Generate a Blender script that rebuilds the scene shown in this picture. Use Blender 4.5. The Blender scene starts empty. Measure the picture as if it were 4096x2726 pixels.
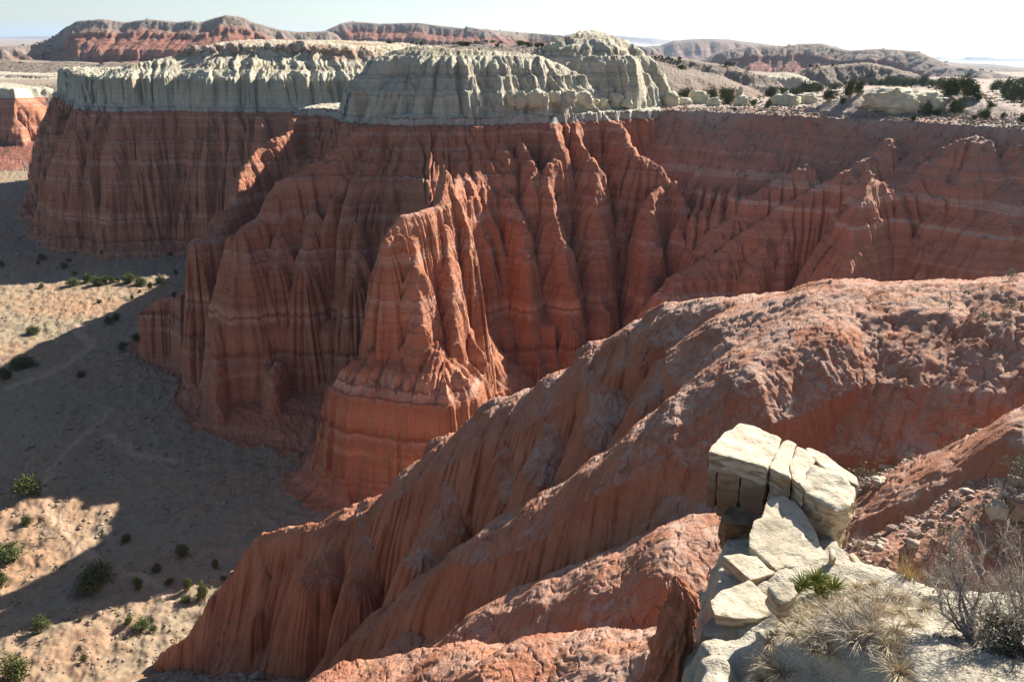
import bpy, bmesh, math, random
import numpy as np
from mathutils import Matrix, Vector
R = math.radians
C = bpy.context.scene.collection
scene = bpy.context.scene
random.seed(7)
# ------------------------------------------------------------------ camera, sky, sun, exposure
W, H_, F_ = 4096.0, 2726.0, 3153.0
PITCH, ROLL = R(20.6), R(1.02)
_F = np.array([0, math.cos(PITCH), -math.sin(PITCH)])
_U0 = np.array([0, math.sin(PITCH), math.cos(PITCH)])
_R0 = np.array([1.0, 0, 0])
_R = math.cos(ROLL) * _R0 + math.sin(ROLL) * _U0
_U = -math.sin(ROLL) * _R0 + math.cos(ROLL) * _U0
cam = bpy.data.cameras.new('camera'); camo = bpy.data.objects.new('camera', cam); C.objects.link(camo)
cam.sensor_width = 36; cam.lens = 36 * F_ / W; cam.clip_start = 0.1; cam.clip_end = 60000
camo.matrix_world = Matrix(((_R[0], _U[0], -_F[0], 0), (_R[1], _U[1], -_F[1], 0), (_R[2], _U[2], -_F[2], 0), (0, 0, 0, 1)))
scene.camera = camo
SUN_AZ, SUN_EL = R(46), R(32)
world = bpy.data.worlds.new('World'); scene.world = world; world.use_nodes = True
nt = world.node_tree; nt.nodes.clear()
wo = nt.nodes.new('ShaderNodeOutputWorld'); bg = nt.nodes.new('ShaderNodeBackground')
sky = nt.nodes.new('ShaderNodeTexSky'); sky.sky_type = 'NISHITA'; sky.sun_disc = False
sky.sun_elevation = SUN_EL; sky.sun_rotation = SUN_AZ; sky.altitude = 1800
sky.air_density = 1.0; sky.dust_density = 2.0; sky.ozone_density = 1.0
bg.inputs[1].default_value = 0.055
nt.links.new(sky.outputs[0], bg.inputs[0]); nt.links.new(bg.outputs[0], wo.inputs[0])
sl = bpy.data.lights.new('sun', 'SUN'); so = bpy.data.objects.new('sun', sl); C.objects.link(so)
sl.energy = 5.0; sl.angle = R(0.5); sl.color = (1.0, 0.94, 0.84)
sd = Vector((math.sin(SUN_AZ) * math.cos(SUN_EL), math.cos(SUN_AZ) * math.cos(SUN_EL), math.sin(SUN_EL)))
so.rotation_euler = sd.to_track_quat('Z', 'Y').to_euler()
scene.view_settings.view_transform = 'Standard'; scene.view_settings.look = 'None'
scene.view_settings.exposure = 1.3; scene.view_settings.gamma = 1
scene.cycles.max_bounces = 8; scene.cycles.diffuse_bounces = 5; scene.cycles.volume_bounces = 0
scene.cycles.use_denoising = True

def rays(u, v):
    a = (np.asarray(u, float) - W / 2) / F_; b = (H_ / 2 - np.asarray(v, float)) / F_
    return a[..., None] * _R + b[..., None] * _U + _F
def P(u, v, y):
    """the point seen at picture position u, v that lies y metres ahead"""
    d = rays(u, v); return d * (y / d[1])
# ------------------------------------------------------------------ materials
class NT:
    def __init__(s, name, rough=.9):
        s.m = bpy.data.materials.new(name); s.m.use_nodes = True; s.t = s.m.node_tree
        s.b = s.t.nodes['Principled BSDF']; s.b.inputs['Roughness'].default_value = rough
        s.b.inputs['Specular IOR Level'].default_value = .15
        s.pos = s.n('ShaderNodeNewGeometry').outputs['Position']
    def n(s, k, **kw):
        q = s.t.nodes.new(k)
        for a, v in kw.items(): setattr(q, a, v)
        return q
    def l(s, a, b):
        if hasattr(a, 'is_linked') or hasattr(a, 'links'): s.t.links.new(a, b)
        else: b.default_value = a
    def attr(s, n):
        return s.n('ShaderNodeAttribute', attribute_name=n).outputs['Fac']
    def math(s, op, a, b=0., c=0., clamp=False):
        q = s.n('ShaderNodeMath', operation=op, use_clamp=clamp)
        for i, v in enumerate((a, b, c)): s.l(v, q.inputs[i])
        return q.outputs[0]
    def scale(s, v, sc):
        q = s.n('ShaderNodeVectorMath', operation='MULTIPLY'); s.l(v, q.inputs[0]); q.inputs[1].default_value = sc
        return q.outputs[0]
    def noise(s, scale=1., v=None, detail=3, rough=.55, w=None, stretch=None, dist=0.):
        q = s.n('ShaderNodeTexNoise')
        if w is not None:
            q.noise_dimensions = '1D'; s.l(w, q.inputs['W'])
        else:
            vv = v or s.pos
            if stretch: vv = s.scale(vv, stretch)
            s.l(vv, q.inputs['Vector'])
        q.inputs['Scale'].default_value = scale; q.inputs['Detail'].default_value = detail
        q.inputs['Roughness'].default_value = rough; q.inputs['Distortion'].default_value = dist
        return q.outputs['Fac']
    def voro(s, scale, feature='F1', stretch=None, v=None):
        q = s.n('ShaderNodeTexVoronoi', feature=feature); vv = v or s.pos
        if stretch: vv = s.scale(vv, stretch)
        s.l(vv, q.inputs['Vector']); q.inputs['Scale'].default_value = scale
        return q
    def ramp(s, f, stops, interp='LINEAR'):
        q = s.n('ShaderNodeValToRGB'); e = q.color_ramp.elements; q.color_ramp.interpolation = interp
        while len(e) < len(stops): e.new(.5)
        for i, (p, c) in enumerate(stops):
            e[i].position = p; e[i].color = (c, c, c, 1) if isinstance(c, (int, float)) else (*c, 1)
        s.l(f, q.inputs[0]); return q.outputs[0]
    def range(s, f, a, b, c=0., d=1.):
        q = s.n('ShaderNodeMapRange'); s.l(f, q.inputs[0])
        for i, v in enumerate((a, b, c, d)): q.inputs[i + 1].default_value = v
        return q.outputs[0]
    def mix(s, f, a, b, mode='MIX'):
        q = s.n('ShaderNodeMix', data_type='RGBA', blend_type=mode)
        for v, i in ((f, 0), (a, 6), (b, 7)):
            if isinstance(v, tuple): v = (*v, 1)
            s.l(v, q.inputs[i])
        return q.outputs[2]
    def color(s, c): s.l(c if not isinstance(c, tuple) else (*c, 1), s.b.inputs['Base Color'])
    def bump(s, hs, dist=.1, strength=1.):
        prev = None
        for h, d in hs:
            q = s.n('ShaderNodeBump'); q.inputs['Strength'].default_value = strength; q.inputs['Distance'].default_value = d
            s.l(h, q.inputs['Height'])
            if prev: s.l(prev, q.inputs['Normal'])
            prev = q.outputs[0]
        s.l(prev, s.b.inputs['Normal'])

def rock_material(name, tint=(1, 1, 1), pale_only=False, near=False):
    m = NT(name)
    st = m.attr('strat')
    st2 = m.math('MULTIPLY_ADD', m.noise(.04, detail=2), 2.4, m.math('SUBTRACT', st, 1.2))
    st3 = m.math('MULTIPLY_ADD', m.noise(.5, detail=2), .5, st2)
    band = m.noise(.22, w=st2, detail=3, rough=.6)
    fine = m.noise(1.3, w=st3, detail=2, rough=.7)
    t = lambda c: tuple(a * b for a, b in zip(c, tint))
    red = m.ramp(band, [(.25, t((.31, .114, .066))), (.42, t((.43, .170, .098))), (.58, t((.51, .215, .127))), (.76, t((.60, .31, .20)))])
    red = m.mix(m.range(fine, .35, .75, .0, .5), red, m.mix(1., red, (.62, .58, .58), 'MULTIPLY'))
    pinkband = m.ramp(m.noise(.16, w=m.math('ADD', st3, 31.), detail=4, rough=.7), [(.54, 0.), (.60, .85), (.66, .2), (.70, .7), (.78, 0.)])
    pinkband = m.math('MULTIPLY', pinkband, m.math('MULTIPLY', m.range(m.noise(.10, detail=4, rough=.7), .38, .55, .15, .95), m.range(st, -34., -20., .25, 1.)))
    red = m.mix(pinkband, red, t((.54, .33, .25)))
    # two hard beds with a dark parting above a pale lip
    for z0, k in ((-13.6, 1.), (-28.5, .8), (-31.5, .5), (-43.5, .9), (-52., .6)):
        e = m.math('ADD', m.math('MULTIPLY_ADD', m.noise(.35, detail=3), .9, m.math('SUBTRACT', st, .45)), -z0)
        brk = m.range(m.noise(.12, v=m.pos, detail=4, rough=.7), .38, .55, .15, 1.)
        pl = m.math('MULTIPLY', m.math('MULTIPLY', m.range(e, -1.4, -.1), m.range(e, .15, .02)), m.math('MULTIPLY', brk, .8 * k))
        red = m.mix(pl, red, t((.58, .36, .28)))
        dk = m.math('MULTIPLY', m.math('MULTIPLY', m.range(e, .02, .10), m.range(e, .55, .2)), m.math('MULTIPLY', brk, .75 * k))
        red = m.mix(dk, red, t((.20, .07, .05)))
    stain = m.noise(.35, stretch=(1, 1, .12), detail=4)
    red = m.mix(m.range(stain, .45, .75, 0., .45), red, t((.44, .19, .105)))
    pale = m.ramp(m.noise(.35, w=st3, detail=3), [(.3, (0.451, 0.402, 0.283)), (.5, (0.541, 0.492, 0.369)), (.7, (0.590, 0.549, 0.426))])
    pale = m.mix(m.range(m.noise(.5, stretch=(1, 1, .2), detail=4), .5, .8, 0., .5), pale, (0.344, 0.295, 0.205))
    bd = m.noise(.75, w=m.math('ADD', st3, 77.), detail=3, rough=.6)
    pale = m.mix(m.range(bd, .56, .66, 0., .55), pale, (.30, .25, .17))
    pale = m.mix(m.range(m.noise(.22, stretch=(1, 1, .15), detail=4, rough=.65), .54, .68, 0., .55), pale, (.34, .22, .14))
    # rusty beds high in the pale rock
    pale = m.mix(m.math('MULTIPLY', m.range(st2, 17., 22., 0., .75), m.range(m.noise(.06, detail=3), .45, .6)), pale, (0.344, 0.172, 0.098))
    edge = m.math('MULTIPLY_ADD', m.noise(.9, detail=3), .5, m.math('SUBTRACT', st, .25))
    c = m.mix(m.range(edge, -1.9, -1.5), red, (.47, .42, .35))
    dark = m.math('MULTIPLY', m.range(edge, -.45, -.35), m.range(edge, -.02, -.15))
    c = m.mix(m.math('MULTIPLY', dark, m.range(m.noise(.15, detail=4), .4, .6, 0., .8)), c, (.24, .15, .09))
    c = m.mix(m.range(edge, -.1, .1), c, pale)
    m.color(c)
    cr = m.noise(1.1, stretch=(1, 1, .10), detail=5, rough=.62)
    cr2 = m.noise(4.5, stretch=(1, 1, .16), detail=4, rough=.6)
    lay = m.noise(2.2, w=st3, detail=3, rough=.7)
    m.bump([(cr, .9), (lay, .25), (cr2, .16)])
    return m.m

def near_material():
    m = NT('near_ridge_clay')
    st = m.attr('strat')
    n = m.noise(.25, detail=5, rough=.6)
    c = m.ramp(n, [(.3, (.43, .155, .08)), (.5, (.55, .215, .115)), (.7, (.60, .275, .16))])
    # pale dusty beds
    w = m.math('MULTIPLY_ADD', m.noise(.12, detail=3), 5., st)
    pb = m.ramp(m.noise(.2, w=w, detail=3, rough=.65), [(.52, 0.), (.62, .8), (.72, .2)])
    up = m.range(m.n('ShaderNodeSeparateXYZ').outputs[2], .4, .85)
    g = m.n('ShaderNodeNewGeometry'); sx = m.n('ShaderNodeSeparateXYZ'); m.l(g.outputs['Normal'], sx.inputs[0])
    up = m.range(sx.outputs[2], .55, .9)
    c = m.mix(m.math('MULTIPLY', m.math('MULTIPLY', pb, m.math('MULTIPLY', up, m.range(sp.outputs[0], -13., 3.) if 0 else up)), m.range(m.noise(1.8, detail=4), .35, .6)), c, (.64, .46, .35))
    sp = m.n('ShaderNodeSeparateXYZ'); m.l(m.pos, sp.inputs[0]); hi = m.range(sp.outputs[0], -13., 3.)
    c = m.mix(m.math('MULTIPLY', m.math('MULTIPLY', hi, m.range(sx.outputs[2], .55, .86)), m.range(m.noise(.45, detail=7, rough=.72), .40, .58, .1, .95)), c, (.68, .45, .34))
    c = m.mix(m.range(m.noise(9., detail=3), .55, .75, 0., .5), c, (.56, .31, .21))
    m.color(c)
    v = m.voro(3.2, 'DISTANCE_TO_EDGE', stretch=(1, 1, .45)).outputs['Distance']
    crk = m.range(v, 0., .12)
    a = m.noise(1.6, stretch=(1, 1, .3), detail=6, rough=.65)
    b = m.noise(11., detail=4, rough=.65)
    m.bump([(a, .45), (m.noise(4.2, stretch=(1, 1, .4), detail=5, rough=.68), .16), (crk, .008), (b, .10), (m.noise(26., detail=3), .025)])
    return m.m

def floor_material():
    m = NT('valley_soil')
    n = m.noise(.03, detail=5, rough=.6)
    c = m.ramp(n, [(.32, (0.359, 0.234, 0.156)), (.47, (0.328, 0.257, 0.183)), (.62, (0.289, 0.242, 0.176))])
    c = m.mix(m.range(m.noise(.014, detail=4), .56, .66, 0., .75), c, (0.390, 0.226, 0.140))
    scrub = m.range(m.noise(.7, detail=6, rough=.8, stretch=(1, 1, 1)), .50, .60)
    c = m.mix(m.math('MULTIPLY', scrub, .6), c, (0.211, 0.183, 0.133))
    c = m.mix(m.range(m.noise(2.6, detail=4, rough=.7), .56, .66, 0., .5), c, (0.156, 0.129, 0.094))
    peb = m.voro(1.1).outputs['Distance']
    c = m.mix(m.range(peb, .16, .08, 0., .6), c, (0.484, 0.421, 0.351))
    c = m.mix(m.math('MULTIPLY', m.attr('path'), .85), c, (0.437, 0.320, 0.234))
    g = m.n('ShaderNodeNewGeometry'); sx = m.n('ShaderNodeSeparateXYZ'); m.l(g.outputs['Normal'], sx.inputs[0])
    c = m.mix(m.range(sx.outputs[2], .88, .7), c, (0.265, 0.117, 0.062))
    c = m.mix(1., c, (.95, .89, .82), 'MULTIPLY')
    m.color(c)
    m.bump([(m.noise(.9, detail=6, rough=.75), .08), (m.noise(5., detail=4, rough=.7), .05)])
    return m.m

def plateau_material():
    m = NT('plateau_soil')
    n = m.noise(.08, detail=6, rough=.62)
    c = m.ramp(n, [(.35, (0.340, 0.281, 0.221)), (.5, (0.306, 0.230, 0.170)), (.65, (0.383, 0.306, 0.230))])
    c = m.mix(m.range(m.noise(.6, detail=5, rough=.7), .5, .65, 0., .7), c, (0.204, 0.170, 0.145))
    m.color(c)
    m.bump([(m.noise(.7, detail=6, rough=.7), .5), (m.noise(5., detail=3), .1)])
    return m.m

def slope_material():
    """red slope of the canyon head with grey rubble lying on its upper part"""
    m = NT('slope_rock')
    st = m.attr('strat')
    st2 = m.math('MULTIPLY_ADD', m.noise(.05, detail=3), 2.5, m.math('SUBTRACT', st, 1.2))
    band = m.noise(.25, w=st2, detail=4, rough=.65)
    c = m.ramp(band, [(.28, (.34, .135, .082)), (.46, (.46, .187, .112)), (.58, (.53, .235, .148)), (.62, (.58, .37, .27)), (.68, (.52, .30, .21)), (.76, (.46, .19, .11))])
    rub = m.noise(.9, detail=5, rough=.7)
    zone = m.math('MULTIPLY_ADD', m.noise(.05, detail=3), 14., st)
    k = m.math('MULTIPLY', m.range(zone, -11., -1.), m.range(rub, .42, .58))
    c = m.mix(m.math('MULTIPLY', k, .75), c, (.31, .225, .18))
    c = m.mix(m.range(zone, 3.0, 8.0, 0., .9), c, (.36, .30, .25))
    m.color(c)
    m.bump([(m.noise(1.0, stretch=(1, 1, .25), detail=6, rough=.66), .55), (m.noise(2.2, w=st2, detail=3), .12), (m.noise(5., detail=3), .12)])
    return m.m

def far_material(name, red, cap, grey):
    m = NT(name)
    st = m.attr('strat')
    s2 = m.math('MULTIPLY_ADD', m.noise(.006, detail=4), 16., m.math('SUBTRACT', st, 8.))
    band = m.noise(.07, w=s2, detail=4, rough=.65)
    c = m.ramp(band, [(.3, tuple(a * .75 for a in red)), (.5, red), (.64, tuple(min(1, a * 1.2 + .04) for a in red)), (.75, red)])
    c = m.mix(m.range(s2, -22., -9.), c, cap)
    c = m.mix(m.math('MULTIPLY', m.range(m.noise(.035, detail=6, rough=.75), .52, .64), .55), c, grey)
    dots = m.voro(.09).outputs['Distance']
    c = m.mix(m.math('MULTIPLY', m.range(dots, .30, .20), m.range(m.noise(.012, detail=3), .45, .6, 0., .9)), c, (.10, .10, .06))
    c = m.mix(m.range(s2, -85., -97.), c, (.50, .44, .35))
    m.color(c)
    m.bump([(m.noise(.05, detail=7, rough=.7), 5.)])
    return m.m

def rubble_material():
    m = NT('rubble_soil')
    n = m.noise(1.2, detail=6, rough=.65)
    c = m.ramp(n, [(.3, (.22, .10, .065)), (.5, (.34, .165, .11)), (.7, (.42, .26, .19))])
    p = m.voro(5.).outputs['Distance']
    c = m.mix(m.range(p, .3, .15, 0., .5), c, (.44, .33, .26))
    m.color(c); m.bump([(n, .2), (p, .05), (m.noise(12., detail=4), .04)])
    return m.m
# ------------------------------------------------------------------ noise
_rng = np.random.default_rng(11)
_perm = _rng.permutation(256).astype(np.int32); _perm = np.concatenate([_perm, _perm])
_ang = _rng.random(256) * 2 * np.pi
_gx = np.cos(_ang).astype(np.float32); _gy = np.sin(_ang).astype(np.float32)
def perlin(x, y, seed=0):
    x = np.asarray(x, np.float32) + seed * 37.7; y = np.asarray(y, np.float32) - seed * 17.3
    xf = np.floor(x); yf = np.floor(y)
    xi = xf.astype(np.int32) & 255; yi = yf.astype(np.int32) & 255
    x = x - xf; y = y - yf
    u = x * x * x * (x * (x * 6 - 15) + 10); v = y * y * y * (y * (y * 6 - 15) + 10)
    xi1 = (xi + 1) & 255; yi1 = (yi + 1) & 255
    def g(ix, iy, dx, dy):
        h = _perm[_perm[ix] + iy]; return _gx[h] * dx + _gy[h] * dy
    a = g(xi, yi, x, y); b = g(xi1, yi, x - 1, y); c = g(xi, yi1, x, y - 1); d = g(xi1, yi1, x - 1, y - 1)
    a += u * (b - a); c += u * (d - c)
    return (a + v * (c - a)) * 1.5
def fbm(x, y, o=3, seed=0):
    s = 0; a = 1.0
    for i in range(o):
        s = s + a * perlin(x * 2 ** i, y * 2 ** i, seed + i * 3); a *= 0.5
    return s
def billow(x, y, o=2, seed=0, g=0.5):
    """rounded ribs between sharp clefts, 0 at a cleft, about 1 on a rib"""
    s = 0; a = 1.0; t = 0
    for i in range(o):
        s = s + a * np.minimum(np.abs(perlin(x * 2 ** i, y * 2 ** i, seed + i * 5)) * 2.2, 1.15); t += a; a *= g
    return s / t
def noise1(z, seed=0):
    return perlin(z, np.full_like(np.asarray(z, np.float32), 0.37), seed)
def sstep(a, b, x):
    t = np.clip((x - a) / (b - a), 0, 1); return t * t * (3 - 2 * t)

# ------------------------------------------------------------------ the bed between pale and red rock, known at rim points
RIM_AM = [(4700, 530, 168), (4096, 507, 168), (3938, 503, 174), (3700, 492, 186), (3300, 470, 206), (2900, 445, 226), (2650, 441, 236)]
RIM_PR = [(1195, 437, 243), (1350, 437, 238), (1500, 440, 232), (1515, 462, 207), (1650, 465, 205), (1850, 465, 207), (2050, 462, 211), (2250, 457, 217), (2450, 448, 227), (2640, 441, 236)]
RIM_LC = [(330, 425, 346), (480, 425, 339), (690, 424, 345), (830, 426, 341), (1000, 428, 343), (1150, 430, 346), (1330, 428, 352), (1480, 432, 356), (1640, 436, 360)]
RIM_LL = [(-700, 392, 640), (-200, 388, 610), (60, 380, 602), (140, 378, 640), (330, 388, 665)]
_zb = np.array([P(*p) for p in RIM_AM + RIM_PR + RIM_LC + RIM_LL])
def Zb(x, y):
    n = 0; d = 0
    for q in _zb:
        w = 1.0 / (((x - q[0]) ** 2 + (y - q[1]) ** 2) + 400.0) ** 1.5
        n = n + w * q[2]; d = d + w
    return n / d

# ------------------------------------------------------------------ primitives of the height field
PR = []; CL = (1, 2, 5, 3)
def crest(owner, pts, prof, r=1.0, fl=(0, 4, 4), f2=None, raw=False):
    """a ridge: crest points in the picture (u, v, metres ahead), a flank profile, flutes (depth, width, seed)"""
    p = np.array(pts, float) if raw else np.array([P(*q) for q in pts])
    PR.append(dict(t='c', o=owner, p=p, prof=np.array(prof, float), r=r, fl=fl, f2=f2, s=len(PR)))
def poly(owner, pts, prof, fl=(0, 4, 4), bound=70, f2=None, env=(0, 12), cap=None):
    PR.append(dict(t='p', o=owner, p=np.array(pts, float), prof=np.array(prof, float), fl=fl, b=bound, f2=f2, env=env, cap=cap, s=len(PR)))
def profile(pr, d):
    x, h = pr[:, 0], pr[:, 1]
    out = np.interp(d, x, h)
    k = (h[-1] - h[-2]) / (x[-1] - x[-2])
    return out + np.where(d > x[-1], (d - x[-1]) * k, 0)

def flat_xy(l, z=-88.): 
    d = rays([a[0] for a in l], [a[1] for a in l]); return (d * (z / d[:, 2:3]))[:, :2]
WASH = [flat_xy(l) for l in ([(364, 1332), (331, 1353), (323, 1378), (344, 1401), (377, 1416), (369, 1442), (318, 1480), (240, 1530), (170, 1560), (60, 1600)], [(462, 1700), (380, 1775), (292, 1850), (224, 1931), (197, 1992), (190, 2080), (258, 2155), (300, 2216), (320, 2264), (420, 2330), (560, 2380), (690, 2440), (720, 2520)], [(700, 1905), (560, 1880), (440, 1800)])]
BANK = [flat_xy(l) for l in ([(-90, 1330), (0, 1325), (70, 1318), (163, 1313), (229, 1317), (293, 1318), (366, 1331)], [(-90, 1246), (0, 1247), (41, 1253), (115, 1233), (204, 1218), (323, 1202)], [(-60, 1118), (60, 1122), (160, 1108), (260, 1098)], [(590, 2330), (640, 2352), (690, 2380)])]
def line_d(x, y, L):
    bd = np.full(x.shape, 1e9, np.float32); sg = np.ones(x.shape, np.float32)
    for a, b in zip(L[:-1], L[1:]):
        ex, ey = b - a; l2 = ex * ex + ey * ey; t = np.clip(((x - a[0]) * ex + (y - a[1]) * ey) / l2, 0, 1)
        dx = x - a[0] - t * ex; dy = y - a[1] - t * ey; d = np.hypot(dx, dy); k = d < bd
        bd = np.where(k, d, bd); sg = np.where(k, np.sign(ex * dy - ey * dx), sg)
    return bd, sg
def path_amount(x, y):
    wx = x + .9 * fbm(x / 4, y / 4, 2, 91); wy = y + .9 * fbm(x / 4, y / 4, 2, 92); p = 0
    for L, w in zip(WASH, (1.5, .8, 1.2)): p = np.maximum(p, 1 - sstep(w * .6, w * 1.3, line_d(wx, wy, L)[0]))
    return p
def height(x, y, want=False):
    x = np.asarray(x, np.float32); y = np.asarray(y, np.float32)
    rr = np.hypot(x, y)
    wa = np.clip(rr * 0.006, 0.25, 2.0)
    X = x + wa * fbm(x / 14, y / 14, 2, 1) + wa * .35 * fbm(x / 3.7, y / 3.7, 2, 2)
    Y = y + wa * fbm(x / 14, y / 14, 2, 5) + wa * .35 * fbm(x / 3.7, y / 3.7, 2, 6)
    zb = Zb(x, y)
    # valley floor, the ravine under the camera, the desert beyond
    n1 = fbm(x / 40, y / 40, 3, 9)
    z = -88 + 0.6 * n1 + 0.07 * fbm(x / 5, y / 5, 3, 3)
    k = np.nonzero((x < -25) & (x > -330) & (y > 85) & (y < 420))[0]
    if len(k):
        wx = x[k] + .9 * fbm(x[k] / 4, y[k] / 4, 2, 91); wy = y[k] + .9 * fbm(x[k] / 4, y[k] / 4, 2, 92); dz = 0
        for L, w in zip(WASH, (1.5, .8, 1.2)): dz = dz - .7 * (1 - sstep(w * .5, w * 1.9, line_d(wx, wy, L)[0]))
        for L, hh in zip(BANK, (2.0, 1.6, 1.2, 1.0)):
            d, sg = line_d(wx, wy, L); dd = d * sg
            dz = dz + hh * sstep(-.3, .5, dd) * np.exp(-np.maximum(dd, 0) / 14)
        z[k] += dz
    z = np.maximum(z, -84 + .75 * np.maximum(0, 90 - y + .25 * (x + 40)) + .5 * fbm(x / 3, y / 3, 3, 31))
    z = np.maximum(z, np.minimum(-88 + .42 * np.maximum(0, x + 12) * sstep(80, 110, y), -52) + n1)
    far = sstep(680, 760, y + .25 * np.abs(x)) 
    z = z + far * ((-37 - 23 * sstep(1500, 3000, y) - 70 * sstep(2500, 5000, y) * sstep(-500, 1500, x)) - z) + far * 1.5 * fbm(x / 60, y / 60, 2, 41)
    own = np.zeros(x.shape, np.int16); far_st = np.zeros(x.shape, np.float32)
    own[far > .5] = 9
    for pr in PR:
        p = pr['p']; s = pr['s']
        if pr['t'] == 'c':
            drop = p[:, 2].max() + 95
            pf = pr['prof']
            k = -(pf[-1, 1] - pf[-2, 1]) / (pf[-1, 0] - pf[-2, 0])
            rad = pf[-1, 0] + max(0, drop + pf[-1, 1]) / max(k, .05) + 6
        else:
            rad = pr['b']
        lo = p[:, :2].min(0) - rad; hi = p[:, :2].max(0) + rad
        m = np.nonzero((X > lo[0]) & (X < hi[0]) & (Y > lo[1]) & (Y < hi[1]))[0]
        if len(m) == 0: continue
        px, py = X[m], Y[m]
        fd, fw, fs = pr['fl']
        if pr['t'] == 'c':
            D = []; Q = []; ZC = []
            for i in range(max(1, len(p) - 1)):
                a = p[i]; b = p[min(i + 1, len(p) - 1)]
                ex, ey = b[0] - a[0], b[1] - a[1]; L = ex * ex + ey * ey + 1e-9
                t = np.clip(((px - a[0]) * ex + (py - a[1]) * ey) / L, 0, 1)
                dx = px - (a[0] + t * ex); dy = py - (a[1] + t * ey)
                D.append(np.hypot(dx, dy)); Q.append((dx, dy)); ZC.append(a[2] + t * (b[2] - a[2]))
            D = np.array(D); ZC = np.array(ZC); kmin = D.argmin(0); d = D.min(0)
            wgt = np.exp(-(D - d) / (.3 + .12 * d)); wgt /= wgt.sum(0)
            zc = (wgt * ZC).sum(0)
            dx = sum(w_ * q_[0] for w_, q_ in zip(wgt, Q)); dy = sum(w_ * q_[1] for w_, q_ in zip(wgt, Q))
            if fd:
                nl = np.maximum(np.hypot(dx, dy), .05); inv = (fw * 1.0 + .2 * d) / nl
                f = billow((px - dx + dx * inv) / fw, (py - dy + dy * inv) / fw, 3, fs)
                d = d - fd * (f - .5) * sstep(0, fd * 2.5, d)
                if pr['f2']:
                    g0, g1 = pr['f2']; inv = (g1 + .1 * d) / nl
                    d = d - g0 * (billow((px - dx + dx * inv) / g1, (py - dy + dy * inv) / g1, 2, fs + 9) - .5) * sstep(0, g0 * 4, d)
                if pr['o'] in CL:
                    inv = (3.2 + .12 * d) / nl; cn = np.abs(perlin((px - dx + dx * inv) / 3.2, (py - dy + dy * inv) / 3.2, fs + 21))
                    d = d + 1.3 * (1 - np.minimum(cn * 5.5, 1)) * sstep(.5, 3, d)
            d = np.maximum(d, 0)
            if pr['r']: d = np.sqrt(d * d + pr['r'] ** 2) - pr['r']
            drop_ = profile(pf, d); best = zc + drop_
            zz = best
        else:
            bd = np.full(len(m), 1e9, np.float32); qx = np.zeros(len(m), np.float32); qy = qx.copy()
            ins = np.zeros(len(m), bool); N = len(p)
            for i in range(N):
                a = p[i]; b = p[(i + 1) % N]
                ex, ey = b[0] - a[0], b[1] - a[1]; L = ex * ex + ey * ey + 1e-9
                t = np.clip(((px - a[0]) * ex + (py - a[1]) * ey) / L, 0, 1)
                cx = a[0] + t * ex; cy = a[1] + t * ey
                d2 = (px - cx) ** 2 + (py - cy) ** 2
                k = d2 < bd
                bd = np.where(k, d2, bd); qx = np.where(k, cx, qx); qy = np.where(k, cy, qy)
                c = ((a[1] > py) != (b[1] > py))
                with np.errstate(all='ignore'):
                    c &= px < (b[0] - a[0]) * (py - a[1]) / (b[1] - a[1] + 1e-12) + a[0]
                ins ^= c
            d = np.sqrt(bd); sg = np.where(ins, -1.0, 1.0)
            if fd:
                nx = (px - qx) * sg; ny = (py - qy) * sg; nl = np.maximum(d, .05)
                rr_ = fw + .22 * d * sg
                fx = qx + nx / nl * rr_; fy = qy + ny / nl * rr_
                f = billow(fx / fw, fy / fw, 3, fs)
                ds = d * sg
                d = ds - fd * (f - .45) * np.clip(sstep(pr['env'][0], pr['env'][1], ds) + 1.0 * sstep(0, -4, ds) + (.6 if pr['o'] == 5 else .3 if pr['o'] == 1 else .15), 0, 1.15)
                if pr['f2']:
                    g0, g1 = pr['f2']; rr_ = g1 + .15 * ds
                    d = d - g0 * (billow((qx + nx / nl * rr_) / g1, (qy + ny / nl * rr_) / g1, 2, fs + 9) - .5) * sstep(-1, 2, np.abs(ds))
                    if pr['o'] in CL:
                        rr_ = 3.6 + .15 * ds; cn = np.abs(perlin((qx + nx / nl * rr_) / 3.6, (qy + ny / nl * rr_) / 3.6, fs + 21))
                        d = d + 1.7 * (1 - np.minimum(cn * 5.5, 1)) * sstep(1, 4, np.abs(ds)) * np.where(ds > 0, 1, .7)
            else:
                d = d * sg
            pv = profile(pr['prof'], d)
            if pr['cap']: pv = np.minimum(pv, pr['cap'](px, py))
            zz = zb[m] + pv
        up = zz > z[m]
        k = m[up]; z[k] = zz[up]; own[k] = pr['o']
        if pr['o'] >= 11: far_st[k] = drop_[up]
    # hard and soft beds: small terraces that follow the bedding
    st = z - zb
    steep = ((own == 1) | (own == 2) | (own == 5) | (own == 3) | (own == 10) | (own == 7))
    z = z + np.where(steep, .75 * noise1(st / 1.9, 3) + .25 * noise1(st / .7, 8), .0)
    amp = np.clip(rr * .0022, .05, .6)
    z = z + amp * fbm(x / 1.7, y / 1.7, 2, 51) * np.where(own == 0, .1, .6)
    k = np.nonzero(own == 4)[0]
    if len(k): z[k] += .14 * fbm(x[k] / 2.2, y[k] / 2.2, 5, 52) + .05 * fbm(x[k] / .5, y[k] / .5, 3, 59) - (.035 + .0012 * rr[k]) * (1 - sstep(0, .13, np.abs(fbm(x[k] / 1.2, y[k] / 1.2, 3, 57))))
    k = np.nonzero((own == 7) | (own == 5) | (own == 1) | (own == 2))[0]
    if len(k): z[k] += np.where(own[k] == 2, .12, np.where(st[k] > 0, .16, .3)) * fbm(x[k] / 1.2, y[k] / 1.2, 3, 58)
    st = np.where(own >= 11, far_st, st)
    if want: return z, own, st
    return z

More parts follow.
